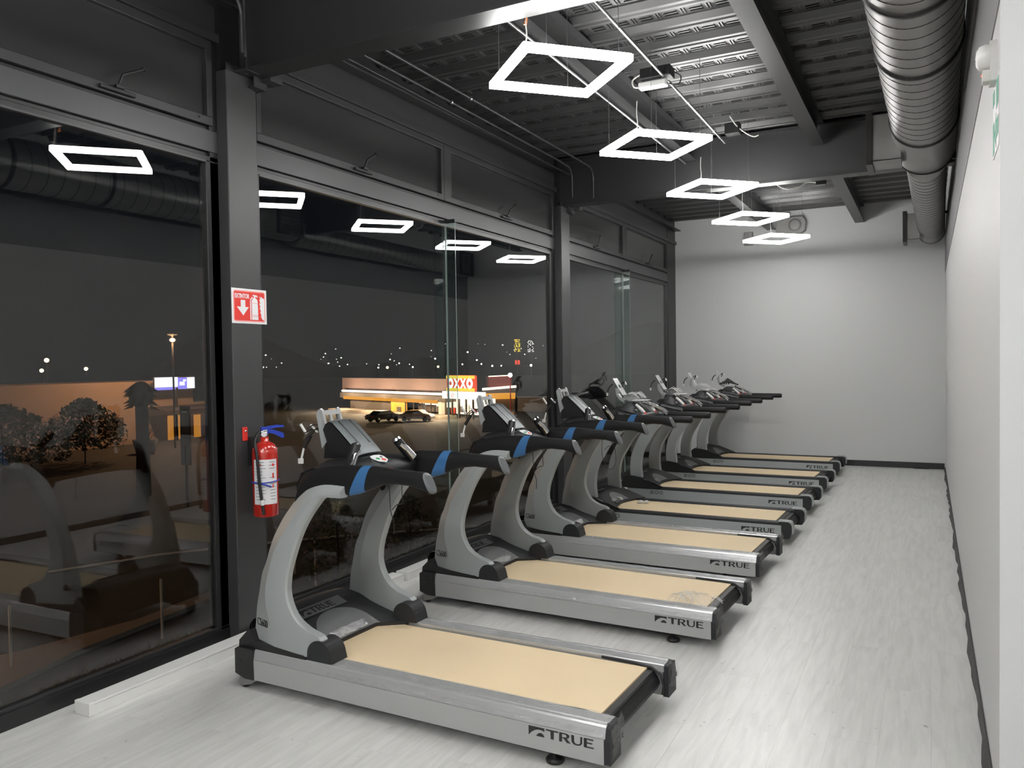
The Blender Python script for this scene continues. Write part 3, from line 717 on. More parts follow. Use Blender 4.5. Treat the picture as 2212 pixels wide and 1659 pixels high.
def treadmill600(loc, rz, label, seed=1):
    W = .82
    t = thing('treadmill', label, 'treadmill', loc, rz, 'treadmills with blue-banded handlebars')
    # side rails and covers
    for s in (0, 1):
        f = (lambda y: y) if s == 0 else (lambda y: W-y)
        r_ = MB(); r_.prism([(f(.0), .057), (f(.0), .155), (f(.004), .157), (f(.10), .157), (f(.10), .06)], 'x', -1.873, -.02)
        rail = r_.build('side_rail', M_rail, t)
        if s == 0: put('brand_print', LOGO, rail, (-.343, -.0008, .112), (pi/2, 0, 0), (1.07, .72, 1))
        c = MB(); pr = [(.001, .158), (.012, .199), (.02, .205), (.034, .206), (.036, .202), (.043, .202), (.045, .206), (.108, .206), (.112, .202), (.112, .172), (.10, .158)]
        c.prism([(f(y), z) for y, z in pr], 'x', -1.873, -.015); c.build('rail_cover', M_alu, rail)
        e = MB(); e.prism([(f(.0), .057), (f(.0), .150), (f(.014), .200), (f(.03), .206), (f(.112), .204), (f(.112), .057)], 'x', -.02, .006)
        ec = e.build('rear_cap', M_plas2, t, bevel=.006)
        for (yy, zz) in ((.04, .085), (.08, .10), (.07, .165)): MB().lathe([(.006, .0062), (.005, .0075), (0, .0075)], (0, f(yy), zz), 'x', 8).build('rivet', M_ink, ec)
        lm = put('brand_print', LOGO, ec, (.0068, f(.022) if s == 0 else f(.10), .118), (pi/2, 0, pi/2), (.45, .45, 1))
        fc = MB(); fc.prism([(-1.995, .075), (-1.995, .195), (-1.975, .208), (-1.90, .207), (-1.873, .205), (-1.869, .055), (-1.93, .055)], 'y', f(-.004), f(.112)); fcap = fc.build('front_cap', M_plas, t, bevel=.005)
        for (xx, zz) in ((-1.90, .175), (-1.90, .095), (-1.955, .14)): MB().lathe([(.007, -.0045), (.006, -.007), (0, -.007)], (xx, f(0) if s == 0 else f(0)+.012, zz), 'y', 8).build('bolt', M_ink, fcap)
        wh = MB().lathe([(.0, -.016), (.026, -.016), (.030, -.010), (.030, .010), (.026, .016), (0, .016)], (-1.955, f(.03), .030), 'y', 18); wh.build('transport_wheel', M_rub, t)
        MB().prism([(-1.98, .03), (-1.965, .012), (-1.90, .028), (-1.85, .058), (-1.97, .06)], 'y', f(.006), f(.010)).build('wheel_bracket', M_galv, t)
        MB().lathe([(.0, 0), (.036, 0), (.038, .010), (.030, .020), (.012, .024), (.012, .055), (0, .055)], (-.252, f(.05), 0), 'z', 20).build('levelling_foot', M_plas, t)
        # tray under the upright and rounded foot hoop
        tr = MB(); tr.prism([(-1.99, .19), (-1.985, .235), (-1.925, .292), (-1.905, .293), (-1.88, .245), (-1.56, .222), (-1.54, .20)], 'y', f(.018), f(.135)); tr.build('base_cover', M_plas, t, bevel=.004)
        hp = MB(); hp.prism([(-1.545, .200), (-1.540, .222)] + [(p, q) for p, q in arc(-1.467, .232, .073, 165, 8, 12)] + [(-1.385, .206)], 'y', f(.022), f(.130)); h_ = hp.build('foot_hoop', M_plas2, t, bevel=.004)
        MB().box(-1.402, -1.396, min(f(.05), f(.09)), max(f(.05), f(.09)), .232, .240).build('slot', M_ink, h_)
        upright600(s, W).build('upright', M_silver, t).data.set_sharp_from_angle(angle=radians(14))
    # frame rails under deck, belt, roller
    MB().box(-1.86, -.10, .10, W-.10, .09, .165).build('deck', M_plas, t)
    MB().box(-1.62, -.090, .128, W-.128, .178, .188).build('running_belt', M_belt, t)
    MB().box(-1.62, -.06, .110, W-.110, .165, .180).build('belt_border', M_ink, t)
    rl = MB(); ring = [(-.125, .183), (-.10, .182), (-.07, .172), (-.045, .150), (-.035, .122), (-.045, .095), (-.07, .075), (-.10, .066), (-.125, .066)]
    rl.prism(ring, 'y', .112, W-.112, smooth=False); rl.build('rear_roller', M_rub, t)
    for s in (0, 1):
        f = (lambda y: y) if s == 0 else (lambda y: W-y)
        MB().tube([(-.32, f(.114), .196), (-.16, f(.122), .197), (-.07, f(.122), .188), (-.03, f(.120), .16), (-.015, f(.118), .11), (-.02, f(.118), .07)], .006, 8).build('edge_guard', M_plas2, t)
    # motor hood: domed, rear edge swept back at the sides
    ridge = [(-2.005, .20), (-2.0, .285), (-1.97, .318), (-1.90, .330), (-1.80, .312), (-1.70, .272)]
    def rear_x(v):
        y = .10+v*(W-.20); d = abs(y-W/2)/(W/2-.10)
        return -1.585 if d < .62 else -1.585+.15*(d-.62)/.38
    def hood(u, v):
        y = .10+v*(W-.20); k = u*(len(ridge)); i = min(int(k), len(ridge)-1); fr_ = k-i
        P = ridge+[(rear_x(v), .205)]
        a, b_ = P[i], P[i+1]; x = a[0]+(b_[0]-a[0])*fr_; z = a[1]+(b_[1]-a[1])*fr_
        return (x, y, z+.012*(1-(2*v-1)**2)*(1 if z > .22 else 0))
    hd = MB().grid(hood, 21, 26).build('motor_hood', M_plas2, t)
    MB().grid(lambda u, v: (rear_x(v)+.002, .10+v*(W-.20), .205-.022*u), 1, 26, False).build('hood_lip', M_ink, hd)
    def hz(x, y):
        v = (y-.10)/(W-.20); P = ridge+[(rear_x(v), .205)]
        for a, b_ in zip(P[1:-1], P[2:]):
            if a[0] <= x <= b_[0]: z = a[1]+(b_[1]-a[1])*(x-a[0])/(b_[0]-a[0]); return z+.012*(1-(2*v-1)**2)*(1 if z > .22 else max(0, (z-.205)/.015))
        return .205
    def tongue(u, v):
        y = W/2-.205+.41*v; ex_ = .165*math.sqrt(max(0, 1-(2*v-1)**2)); x1 = rear_x((y-.10)/(W-.20)); x = x1-ex_*(1-u)
        return (x, y, hz(x, y)+.0035)
    MB().grid(tongue, 8, 24).build('hood_tongue', M_tongue, hd)
    r_ = random.Random(seed)
    def foil(u, v): 
        y = .265+.27*v+(seed*.004); x = -1.622+.034*u; return (x, y, hz(min(x, -1.586), y)+.006+.003*r_.random())
    MB().grid(foil, 3, 16, False).build('foil_sticker', M_foil, hd)
    slope = math.atan2(.312-.272, .10)
    MB().box(-.17, .17, -.012, .062, 0, .0008).build('logo_sticker', M_tongue, hd, loc=(-1.765, .395, hz(-1.765, .40)+.004)).rotation_euler = Matrix(((0, -cos(slope), sin(slope)), (1, 0, 0), (0, sin(slope), cos(slope)))).to_euler()
    lg = put('brand_print', LOGO_D, hd, (-1.765, .245, hz(-1.765, .40)+.0062), (0, 0, pi/2), (.92, .92, 1)); 
    lg.rotation_euler = Matrix(((0, -cos(slope), sin(slope)), (1, 0, 0), (0, sin(slope), cos(slope)))).to_euler()
    put('model_print', CS6, t, (-1.892, .0505, .318), (pi/2, 0, radians(-15.5)))
    # handlebars
    fr = [(-1.60,1.03,-1.635,.90),(-1.585,1.065,-1.62,.93),(-1.568,1.09,-1.60,.95),(-1.506,1.111,-1.53,.97),(-1.432,1.127,-1.45,.985),(-1.367,1.135,-1.38,.99),(-1.217,1.138,-1.297,.995)]
    bl = [(-1.217,1.1385,-1.297,.9945),(-1.19,1.1395,-1.25,1.0045),(-1.167,1.1395,-1.204,1.0195)]
    re = [(-1.167,1.139,-1.204,1.02),(-1.12,1.137,-1.107,1.054),(-1.043,1.13,-1.024,1.063),(-.96,1.127,-.942,1.059),(-.90,1.125,-.872,1.042),(-.881,1.124,-.84,1.03)]
    cp = [(-.881,1.1235,-.84,1.031),(-.873,1.121,-.832,1.033),(-.866,1.112,-.829,1.041)]
    for s in (0, 1):
        yc = .080 if s == 0 else W-.080; d = 1 if s == 0 else -1
        hnd = arm_part(fr, yc, [.030, .034, .036, .036, .036, .036, .035], 'handlebar', M_rub, t)
        arm_part(bl, yc, .0355, 'blue_band', M_blue, hnd); arm_part(re, yc, [.036, .034, .033, .033, .033, .033], 'foam_grip', M_rub, hnd, n=20); arm_part(cp, yc, [.033, .031, .024], 'end_cap', M_capg, hnd)
    # dashboard bridge
    st = [(.075, 0), (.11, .0), (.18, .35), (.28, .8), (.41, 1), (.54, .8), (.64, .35), (.71, 0), (.745, 0)]
    rings = []
    for y, k in st:
        rings.append([(-1.62-.04*k, y, .93+.02*k), (-1.635-.04*k, y, 1.02), (-1.60-.02*k, y, 1.085+.045*k), (-1.53, y, 1.11+.035*k), (-1.44+.03*k, y, 1.115+.018*k), (-1.38+.06*k, y, 1.08), (-1.38+.05*k, y, 1.03), (-1.45, y, .98)])
    MB().loft(rings).build('dashboard', M_rub, t)
    # control pod with keypad
    pd = MB(); rings = []
    for k in range(13):
        a = -pi/2+pi*k/12; c_ = cos(a); y = .41+.145*sin(a)
        rings.append([(-1.415+.085*c_*cos(q), y, 1.095+.038*c_*sin(q)-.35*.085*c_*cos(q)) for q in [2*pi*m/14 for m in range(14)]])
    pod = pd.loft(rings).build('control_pod', M_teal, t)
    pl = MB(); pts = [(-.062, -.055), (-.03, -.075), (.03, -.055), (.062, 0), (.03, .055), (-.03, .075), (-.062, .055), (-.07, 0)]
    kp = pl.prism([(x, y) for x, y in pts], 'z', 0, .004).build('keypad', M_label, pod, loc=(-1.385, .41, 1.122), rot=(0, radians(20), 0)); kp.scale = (.66, .66, 1)
    MB().prism(arc(-.005, -.028, .017, 0, 330, 11), 'z', .004, .006).build('green_button', M_green2, kp)
    MB().prism(arc(.022, .012, .019, 0, 330, 11), 'z', .004, .006).build('red_button', M_btnred, kp)
    MB().prism(arc(-.022, .032, .012, 0, 330, 9), 'z', .004, .006).build('grey_button', M_capg, kp)
    MB().lathe([(.020, -.002), (.020, .008), (.012, .014), (0, .016)], (-1.322, .41, 1.062), 'x', 14).build('emergency_stop', M_btnred, pod)
    for d in (-1, 1):
        MB().tube([(-1.43, .41+d*.12, 1.09), (-1.42, .41+d*.25, 1.075), (-1.42, .41+d*.31, 1.075)], [.028, .022, .02], 10).build('pod_strut', M_teal, pod)
        # sensor grips
        yb = .41+d*.255; yt = .41+d*.165
        g = MB().tube([(-1.375, yb, 1.10), (-1.405, yt, 1.205)], [.026, .024], 12).build('sensor_grip', M_plas, t)
        MB().tube([(-1.362, yb-.004, 1.108), (-1.384, (yb+yt)/2, 1.155), (-1.392, yt+.002*d, 1.185)], [.019, .021, .016], 10).build('metal_contact', M_chrome, g)
        MB().tube([(-1.404, yt, 1.203), (-1.409, yt-.004*d, 1.214)], [.025, .020], 12).build('grip_cap', M_chrome, g)
    # folded display spine
    ds = MB(); y0, y1 = .325, .495
    ds.prism([(-1.640, 1.312), (-1.668, 1.300), (-1.685, 1.27), (-1.640, 1.165), (-1.50, 1.125), (-1.47, 1.14), (-1.50, 1.19)], 'y', y0, y1)
    dsp = ds.build('display_shell', M_plas, t, bevel=.006)
    fc = MB()
    def face(u, v):
        P = [(-1.652, 1.308), (-1.628, 1.306), (-1.59, 1.275), (-1.53, 1.222), (-1.47, 1.165), (-1.452, 1.145)]
        x, z = interp(P, u); e = .006*(1-abs(2*v-1)**3); return (x+e*.6+.004, y0-.004+(y1-y0+.008)*v, z+e+.004)
    fc.grid(face, 12, 10); fc.build('display_face', M_shell, dsp)
    fx = MB(); fx.prism([(.0, .0), (.012, .0), (.035, -.14), (.02, -.15)], 'z', 0, .002)
    for yy in (y0+.035, y1-.05):
        MB().box(-.085, .085, -.004, .004, 0, .004).build('face_ridge', M_ink, dsp, loc=(-1.555, yy+.01, 1.256), rot=(0, radians(42), radians(3)))
    # aluminium screen bracket
    br = MB()
    for yy in (.335, .462):
        bo = MB().prism([(-1.722, 1.372), (-1.700, 1.372), (-1.655, 1.215), (-1.675, 1.205)], 'y', yy, yy+.016).build('bracket_leg', M_alu, t, bevel=.002)
    MB().prism([(-1.722, 1.368), (-1.735, 1.350), (-1.700, 1.17), (-1.672, 1.205)], 'y', .332, .335).build('side_flange', M_silver, bo)
    MB().prism([(-1.722, 1.368), (-1.735, 1.350), (-1.700, 1.17), (-1.672, 1.205)], 'y', .478, .481).build('side_flange', M_silver, bo)
    MB().prism([(-1.716, 1.366), (-1.704, 1.366), (-1.697, 1.343), (-1.709, 1.343)], 'y', .351, .462).build('cross_bar', M_alu, bo)
    MB().prism([(-1.709, 1.343), (-1.698, 1.343), (-1.688, 1.310), (-1.699, 1.310)], 'y', .395, .412).build('bracket_tab', M_alu, bo)
    MB().prism([(-1.69, 1.285), (-1.68, 1.285), (-1.662, 1.222), (-1.672, 1.222)], 'y', .351, .462).build('lower_plate', M_plas, bo)
    for yy in (.343, .47): MB().lathe([(.009, 0), (.009, .006), (0, .006)], (-1.712, yy, 1.372), 'z', 8).build('bolt', M_chrome, bo)
    stm = MB(); stm.prism([(-1.70, 1.12), (-1.69, 1.19), (-1.655, 1.235), (-1.60, 1.20), (-1.55, 1.13)], 'y', .345, .475); stm.build('mast_cover', M_plas, t, bevel=.005)
    for yy in (.36, .40): MB().tube([(-1.655, yy, 1.232), (-1.64, yy, 1.19), (-1.62, yy, 1.14)], .004, 6).build('bracket_rod', M_galv, t)
    # loose leads behind the bracket
    r_ = random.Random(seed*3)
    cab = MB()
    base = Vector((-1.70, .38, 1.225))
    for k in range(4):
        e = Vector((-1.80-.05*r_.random(), .33+.06*r_.random(), 1.20+.07*r_.random())); m_ = (base+e)/2+Vector((0, 0, .03+.03*r_.random()))
        cab.tube(smoothpath([base, m_, e]), .0035, 5)
    cb = cab.build('screen_leads', M_plas, t)
    MB().tube([(-1.80, .36, 1.235), (-1.84, .35, 1.17)], .011, 8).build('connector', M_plas, cb); MB().tube([(-1.84, .35, 1.17), (-1.855, .345, 1.11)], .006, 8).build('connector_tip', M_white, cb)
    MB().box(-1.875, -1.85, .34, .356, 1.085, 1.112).build('clear_plug', M_offw, cb); MB().tube([(-1.76, .37, 1.25), (-1.80, .36, 1.29)], .006, 8).build('connector', M_white, cb)
    MB().tube([(-1.85, .38, 1.24), (-1.88, .37, 1.29)], .008, 6).build('connector', M_offw, cb)
    # safety lanyard under the pod
    L1 = smoothpath([(-1.36, .44, 1.045), (-1.355, .44, .95), (-1.35, .44, .86), (-1.335, .445, .80), (-1.34, .45, .74)] if seed != 3 else [(-1.36, .44, 1.045), (-1.37, .44, .90), (-1.36, .44, .78), (-1.31, .45, .70), (-1.26, .46, .74), (-1.26, .46, .86), (-1.30, .46, 1.03)])
    L2 = smoothpath([(-1.29, .46, 1.045), (-1.292, .46, .95), (-1.29, .46, .90), (-1.32, .455, .89), (-1.35, .45, .86)])
    MB().tube(L1, .0022, 5).tube(L2, .0022, 5).build('safety_lanyard', M_ink, t)
    # crumpled film left on rails and caps
    for s in (0, 1):
        f = (lambda y: y) if s == 0 else (lambda y: W-y)
        film_strip(t, lambda u, v: (-1.40+1.38*u, f(-.002+.118*v), .2075 - (.045*(.12-v)/.12 if v < .12 else 0)), 46, 5, seed*7+s)
        film_strip(t, lambda u, v: (.0085+.012*sin(pi*u), f(.002+.11*v), .21-.115*u-.02*sin(3*v+seed)), 6, 6, seed*5+s, .008)
    if seed == 2:
        rr_ = random.Random(77)
        MB().grid(lambda u, v: (-.30+.30*u, .03+.20*v+(rr_.random()-.5)*.02, .214+.045*sin(pi*u)*sin(pi*v)+rr_.random()*.022), 16, 10, False).build('bunched_film', M_film, t)
        for q in range(12):
            x_, y_ = -.27+.22*rr_.random(), .06+.14*rr_.random()
            MB().tube(smoothpath([(x_, y_, .215), (x_+.02, y_+.02, .25), (x_+.06, y_+.03*rr_.random(), .222)]), .0016, 4).build('film_fold', M_white, t)
    return t
T600 = [((-1.082, 2.851, 0), radians(-1.6), 'nearest treadmill, silver uprights and blue-banded handlebars, beside the fire extinguisher'),
        ((-1.046, 4.405, 0), radians(-2.6), 'second treadmill from the front, blue-banded handlebars, film bunched on its rear corner'),
        ((-1.069, 5.815, 0), radians(-2.2), 'third treadmill from the front, the farthest one with blue-banded handlebars')]
for k, (l, r_, lb_) in enumerate(T600): T = treadmill600(l, r_, lb_, k+1)
# ------------------------------------------------------------------ treadmill with straight round handlebars
U2F = [(-1.925,.300),(-1.929,.405),(-1.917,.508),(-1.885,.611),(-1.836,.714),(-1.775,.81),(-1.70,.90),(-1.61,.985),(-1.55,1.03)]
U2R = [(-1.779,.290),(-1.79,.41),(-1.781,.512),(-1.749,.615),(-1.702,.69),(-1.645,.785),(-1.57,.87),(-1.48,.955),(-1.42,1.01)]
def treadmill200():
    W = .74
    t = thing('treadmill', 'plain', 'treadmill', (0, 0, 0), 0, 'treadmills with plain round handlebars')
    for s in (0, 1):
        f = (lambda y: y) if s == 0 else (lambda y: W-y)
        MB().prism([(f(.0), .057), (f(.0), .168), (f(.10), .168), (f(.10), .06)], 'x', -1.95, -.063).build('side_rail', M_silver, t)
        MB().prism([(f(.002), .168), (f(.004), .186), (f(.014), .192), (f(.085), .192), (f(.10), .18), (f(.10), .168)], 'x', -1.60, -.063).build('foot_strip', M_plas2, t)
        MB().prism([(-.065, .055), (.0, .058), (.012, .075), (.020, .11), (.020, .165), (.012, .188), (-.004, .2), (-.065, .2)], 'y', f(-.003), f(.085)).build('rear_cap', M_plas2, t, bevel=.004)
        MB().prism([(-.09, .198), (-.005, .198), (.014, .188), (.023, .166), (.023, .10), (.029, .10), (.029, .17), (.018, .196), (-.002, .207), (-.09, .207)], 'y', f(-.002), f(.086)).build('cap_trim', M_silver, t)
        MB().prism([(-2.03, .17), (-2.03, .20), (-2.005, .265), (-1.975, .297), (-1.937, .308), (-1.87, .304), (-1.79, .290), (-1.56, .195), (-1.538, .190), (-1.56, .172)], 'y', f(-.002), f(.012)).build('hood_side', M_plas, t)
        rings = []
        for k in range(21):
            F = spline(U2F, k/20); Q = spline(U2R, k/20); yo, yi = f(.024), f(.082); sg_ = 1 if s == 0 else -1
            m_ = ((F[0]+Q[0])/2, (F[1]+Q[1])/2)
            rings.append([(F[0], yo+sg_*.018, F[1]), (F[0]+.012, yo+sg_*.004, F[1]), (m_[0], yo, m_[1]), (Q[0]-.010, yo+sg_*.004, Q[1]), (Q[0], yo+sg_*.014, Q[1]), (Q[0], yi-sg_*.014, Q[1]), (Q[0]-.010, yi-sg_*.004, Q[1]), (m_[0], yi, m_[1]), (F[0]+.012, yi-sg_*.004, F[1]), (F[0], yi-sg_*.018, F[1])])
        MB().loft(rings).build('upright', M_silver, t).data.set_sharp_from_angle(angle=radians(30))
        zc = 1.058
        h = MB().tube([(-1.56, f(.075), zc+.055), (-1.46, f(.068), zc+.035), (-1.36, f(.062), zc+.015), (-1.28, f(.06), zc)], [.024, .024, .026, .028], 14).build('handlebar', M_chrome, t)
        MB().tube([(-1.31, f(.06), zc+.004), (-1.27, f(.06), zc), (-.865, f(.06), zc-.004), (-.852, f(.06), zc-.004), (-.846, f(.06), zc-.004)], [.031, .032, .032, .029, .02], 18).build('foam_grip', M_rub, h)
        MB().lathe([(0, 0), (.032, 0), (.034, .01), (.012, .022), (.012, .057), (0, .057)], (-.25, f(.05), 0), 'z', 16).build('levelling_foot', M_plas, t)
        MB().lathe([(.0, -.014), (.028, -.014), (.028, .014), (0, .014)], (-1.90, f(.03), .030), 'y', 16).build('transport_wheel', M_rub, t)
    MB().box(-1.93, -.08, .09, W-.09, .08, .16).build('deck', M_plas, t)
    MB().box(-1.66, -.06, .095, W-.095, .160, .172).build('belt_border', M_ink, t)
    MB().box(-1.66, -.135, .118, W-.118, .172, .184).build('running_belt', M_belt, t)
    MB().prism([(-.15, .176), (-.10, .176), (-.06, .166), (-.03, .145), (-.02, .118), (-.03, .09), (-.06, .07), (-.10, .062), (-.15, .062)], 'y', .09, W-.09).build('rear_roller', M_rub, t)
    ridge = [(-2.03, .17), (-2.03, .20), (-2.005, .265), (-1.975, .297), (-1.937, .308), (-1.87, .304), (-1.79, .290)]
    def rear_x(v): return -1.655+.115*abs(2*v-1)**2.2
    def hood(u, v):
        P = ridge+[(rear_x(v), .200)]; x, z = interp(P, u); return (x, .01+v*(W-.02), z+.010*(1-(2*v-1)**2)*(1 if z > .205 else 0))
    hd = MB().grid(hood, 21, 24).build('motor_hood', M_plas2, t)
    MB().grid(lambda u, v: (rear_x(v)+.001, .01+v*(W-.02), .2-.02*u), 1, 24, False).build('hood_lip', M_ink, hd)
    def hz(x, v):
        a, b_ = (-1.79, .290), (rear_x(v), .2); z = a[1]+(b_[1]-a[1])*(x-a[0])/(b_[0]-a[0]); return z+.010*(1-(2*v-1)**2)
    def tongue(u, v0):
        v = .28+.44*v0; ex_ = .11*math.sqrt(max(0, 1-(2*v0-1)**2)); x = rear_x(v)-.006-ex_*(1-u); return (x, .01+v*(W-.02), hz(x, v)+.003)
    MB().grid(tongue, 6, 18).build('hood_tongue', M_tongue, hd)
    MB().box(-.018, .018, -.05, .05, 0, .001).build('warning_sticker', M_galv, hd, loc=(-1.685, .25, hz(-1.685, .33)+.006), rot=(0, radians(33), 0))
    MB().box(-.018, .018, -.09, .09, 0, .001).build('brand_sticker', M_capg, hd, loc=(-1.86, .33, .316), rot=(0, radians(4), 0))
    put('brand_print', LOGO, t, (-.403, -.0008, .099), (pi/2, 0, 0), (1.08, .76, 1))
    put('model_print', N200, t, (-1.68, -.0008, .119), (pi/2, 0, 0), (1, 1.15, 1))
    # console shell
    rings = []
    for y, k in [(.06, .0), (.09, .3), (.16, .66), (.26, .92), (.37, 1.0), (.48, .92), (.58, .66), (.65, .3), (.68, 0)]:
        z0 = 1.04
        P = [(-1.69, 1.02), (-1.655, 1.085), (-1.615, 1.155), (-1.565, 1.2), (-1.50, 1.20), (-1.44, 1.15), (-1.385, 1.095), (-1.365, 1.06), (-1.40, 1.02), (-1.5, .99)]
        rings.append([(-1.5+(x+1.5)*(.80+.20*k), y, z0+(z-z0)*(.45+.55*k)) for x, z in P])
    con = MB().loft(rings).build('console_shell', M_plas2, t)
    MB().tube([(-1.36, .07, 1.06), (-1.35, .20, 1.065), (-1.35, .54, 1.065), (-1.36, .67, 1.06)], [.03, .036, .036, .03], 14).build('yoke', M_plas, con)
    MB().prism([(-1.645, 1.135), (-1.60, 1.165), (-1.555, 1.165), (-1.575, 1.148), (-1.62, 1.128)], 'y', .135, .16).build('vent_slot', M_ink, con)
    MB().tube([(-1.43, .17, 1.10), (-1.425, .16, 1.13)], [.024, .02], 12).build('ball_joint', M_chrome, con)
    for d in (.22, .52):
        g = MB().tube([(-1.44, d, 1.175), (-1.38, d-.02, 1.13), (-1.345, d-.03, 1.10)], [.014, .018, .014], 10).build('sensor_paddle', M_offw, t); MB().tube([(-1.345, d-.03, 1.10), (-1.33, d-.03, 1.085)], [.014, .01], 8).build('paddle_tip', M_btnred, g)
    MB().tube([(-1.45, .40, 1.20), (-1.36, .50, 1.155), (-1.30, .60, 1.11), (-1.28, .665, 1.07)], [.016, .018, .02, .022], 10).build('cross_tube', M_chrome, t)
    # screen bracket: curved arm and slotted plate
    MB().prism([(-1.615, 1.19), (-1.66, 1.215), (-1.695, 1.265), (-1.70, 1.33), (-1.682, 1.33), (-1.675, 1.275), (-1.645, 1.235), (-1.60, 1.215)], 'y', .345, .395).build('bracket_arm', M_alu, t)
    p = MB(); 
    def pl(y0, y1, a, b_):
        A_, B_ = Vector((-1.715, 0, 1.425)), Vector((-1.615, 0, 1.262)); q0 = A_+(B_-A_)*a; q1 = A_+(B_-A_)*b_; n_ = Vector((.003, 0, .0018))
        p.prism([(q0.x, q0.z), (q1.x, q1.z), (q1.x+n_.x, q1.z+n_.z), (q0.x+n_.x, q0.z+n_.z)], 'y', y0, y1)
    pl(.31, .43, 0, .40); pl(.31, .35, .40, .58); pl(.39, .43, .40, .58); pl(.31, .43, .58, 1)
    pb = p.build('bracket_plate', M_alu, t)
    MB().lathe([(.008, -.001), (.006, .004), (0, .004)], (-1.646, .37, 1.315), 'x', 8).build('bracket_screw', M_chrome, pb)
    cb = MB().tube(smoothpath([(-1.66, .42, 1.34), (-1.64, .45, 1.39), (-1.69, .46, 1.36), (-1.72, .42, 1.30)]), .006, 6).build('screen_lead', M_plas, t)
    MB().tube(smoothpath([(-1.72, .33, 1.37), (-1.755, .31, 1.33), (-1.765, .30, 1.27)]), .007, 6).build('screen_lead', M_plas, t)
    MB().tube([(-1.765, .30, 1.285), (-1.768, .30, 1.255)], .010, 6).build('connector', M_offw, cb); MB().tube([(-1.64, .45, 1.39), (-1.625, .455, 1.36)], .009, 6).build('connector', M_white, cb)
    return t
T0 = treadmill200(); index_kids()
T200 = [((-1.058, 7.157, 0), radians(-1.5), 'fourth treadmill from the front, plain round handlebars, small white blocks on its belt'),
        ((-1.072, 8.594, 0), radians(-1.5), 'fifth treadmill from the front, plain handlebars, white papers wrapped on its console'),
        ((-1.077, 10.006, 0), radians(-1.5), 'sixth treadmill from the front, second from the far wall'),
        ((-1.079, 11.574, 0), radians(-1.5), 'farthest treadmill, standing against the far wall, dark bag on its console')]
for k, (l, r_, lb_) in enumerate(T200):
    T = T0 if k == 0 else copy_tree(T0)
    T.location = l; T.rotation_euler = (0, 0, r_); T['label'] = lb_
    rr = random.Random(20+k)
    if k < 3:   # console still in its clear bag
        def bag(u, v, k=k):
            a = 2*pi*v; ru = sin(pi*min(1, max(0, u)))**.6
            x = -1.62+.26*u; rad = (.045, .035, .03)[k]*ru
            return (x + (rr.random()-.5)*.012, .37+(.13*ru)*cos(a)+(rr.random()-.5)*.015, 1.255-.26*(u)*.28+rad*sin(a)+(rr.random()-.5)*.012)
        MB().grid(bag, 12, 22, False).build('clear_bag', M_film, T)
        for q in range([9, 5, 6][k]):
            y_ = .28+.18*rr.random(); x_ = -1.60+.12*rr.random()
            MB().tube(smoothpath([(x_, y_, 1.27), (x_+.04, y_+.02*rr.random(), 1.295-.02*rr.random()), (x_+.09, y_+.03, 1.235)]), .0022, 4).build('bag_fold', M_white, T)
        MB().prism([(-1.50, .28), (-1.36, .30), (-1.37, .46), (-1.52, .44)], 'z', 1.212, 1.216).build('manual_sheet', M_white, T, rot=(0, 0, 0))
    else:
        b = MB(); 
        for q in range(5): b.tube(smoothpath([(-1.66+.03*q, .30+.02*q, 1.235), (-1.58, .34+.03*q, 1.265+.012*q), (-1.47, .42+.01*q, 1.24), (-1.42, .45, 1.22)]), .010, 6)
        b.build('dark_bag', M_plas, T)
# small white blocks on the fourth treadmill
bx_ = [((-2.545, 7.665, .190), .1, 'left white plastic block lying on the fourth treadmill belt'), ((-2.488, 7.675, .190), .05, 'right white plastic block lying on the fourth treadmill belt'),
       ((-2.700, 7.49, .243), 1.0, 'white plastic block resting on the fourth treadmill motor hood')]
for (x, y, z), a, l in bx_:
    b = MB().prism([(-.022, 0), (.022, 0), (.022, .012), (.010, .020), (-.010, .020), (-.022, .012)], 'y', -.028, .028).build('plastic_block', M_white, loc=(x, y, z), rot=(0, radians(34) if z > .2 else 0, a), bevel=.002)
    tag(b, l, 'block', 'white plastic blocks on the fourth treadmill')

# ------------------------------------------------------------------ outside, seen through the glass: street a storey below
G = -5.6
M_asph = pmat('asphalt', (.075, .07, .066), .85, bump=.2, bscale=3, cvar=.25, cscale=.3)
M_walk = pmat('pavement', (.42, .36, .30), .85, bump=.1, bscale=4, cvar=.1, cscale=1)
M_grass = pmat('dry_grass', (.055, .060, .030), .9, bump=.4, bscale=3, cvar=.35, cscale=.8)
M_leaf = pmat('dark_leaves', (.12, .125, .07), .6)
M_bark = pmat('bark', (.05, .042, .035), .9, bump=.4, bscale=10)
M_kerb = pmat('painted_kerb', (.80, .76, .68), .7)
M_store = pmat('store_parapet', (.24, .16, .155), .7)
M_yel = pmat('yellow_cladding', (.85, .42, .03), .6, emis=(1, .45, .04), estr=0)
M_dwall = pmat('dark_wall', (.12, .10, .09), .8)
M_tan = pmat('tan_wall', (.42, .33, .24), .8)
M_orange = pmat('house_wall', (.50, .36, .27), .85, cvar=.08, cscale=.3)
M_ltube = emat('canopy_light', (1, .80, .62), 2.2)
M_litwhite = emat('lit_interior', (1, .82, .60), 1.8)
M_signw = emat('sign_white', (1, .97, .90), 1.5)
M_signr = emat('sign_red', (1, .10, .04), .95)
M_signy = emat('sign_yellow', (1, .72, .08), 1.15)
M_bb = emat('billboard_white', (.80, .85, 1.0), 1.5)
M_bbp = emat('billboard_violet', (.30, .25, .95), 1.0)
M_lampw = emat('white_lamp', (1, .97, .9), 14)
M_backy = emat('backlit_yellow', (1, .42, .06), .85)
M_sod = emat('sodium_lamp', (1, .62, .28), 9)
M_amber = emat('amber_lit_panel', (1, .40, .06), .42)
struct(MB().box(-420, -3.95, -60, 420, G-.3, G).build('floor_street', M_asph))
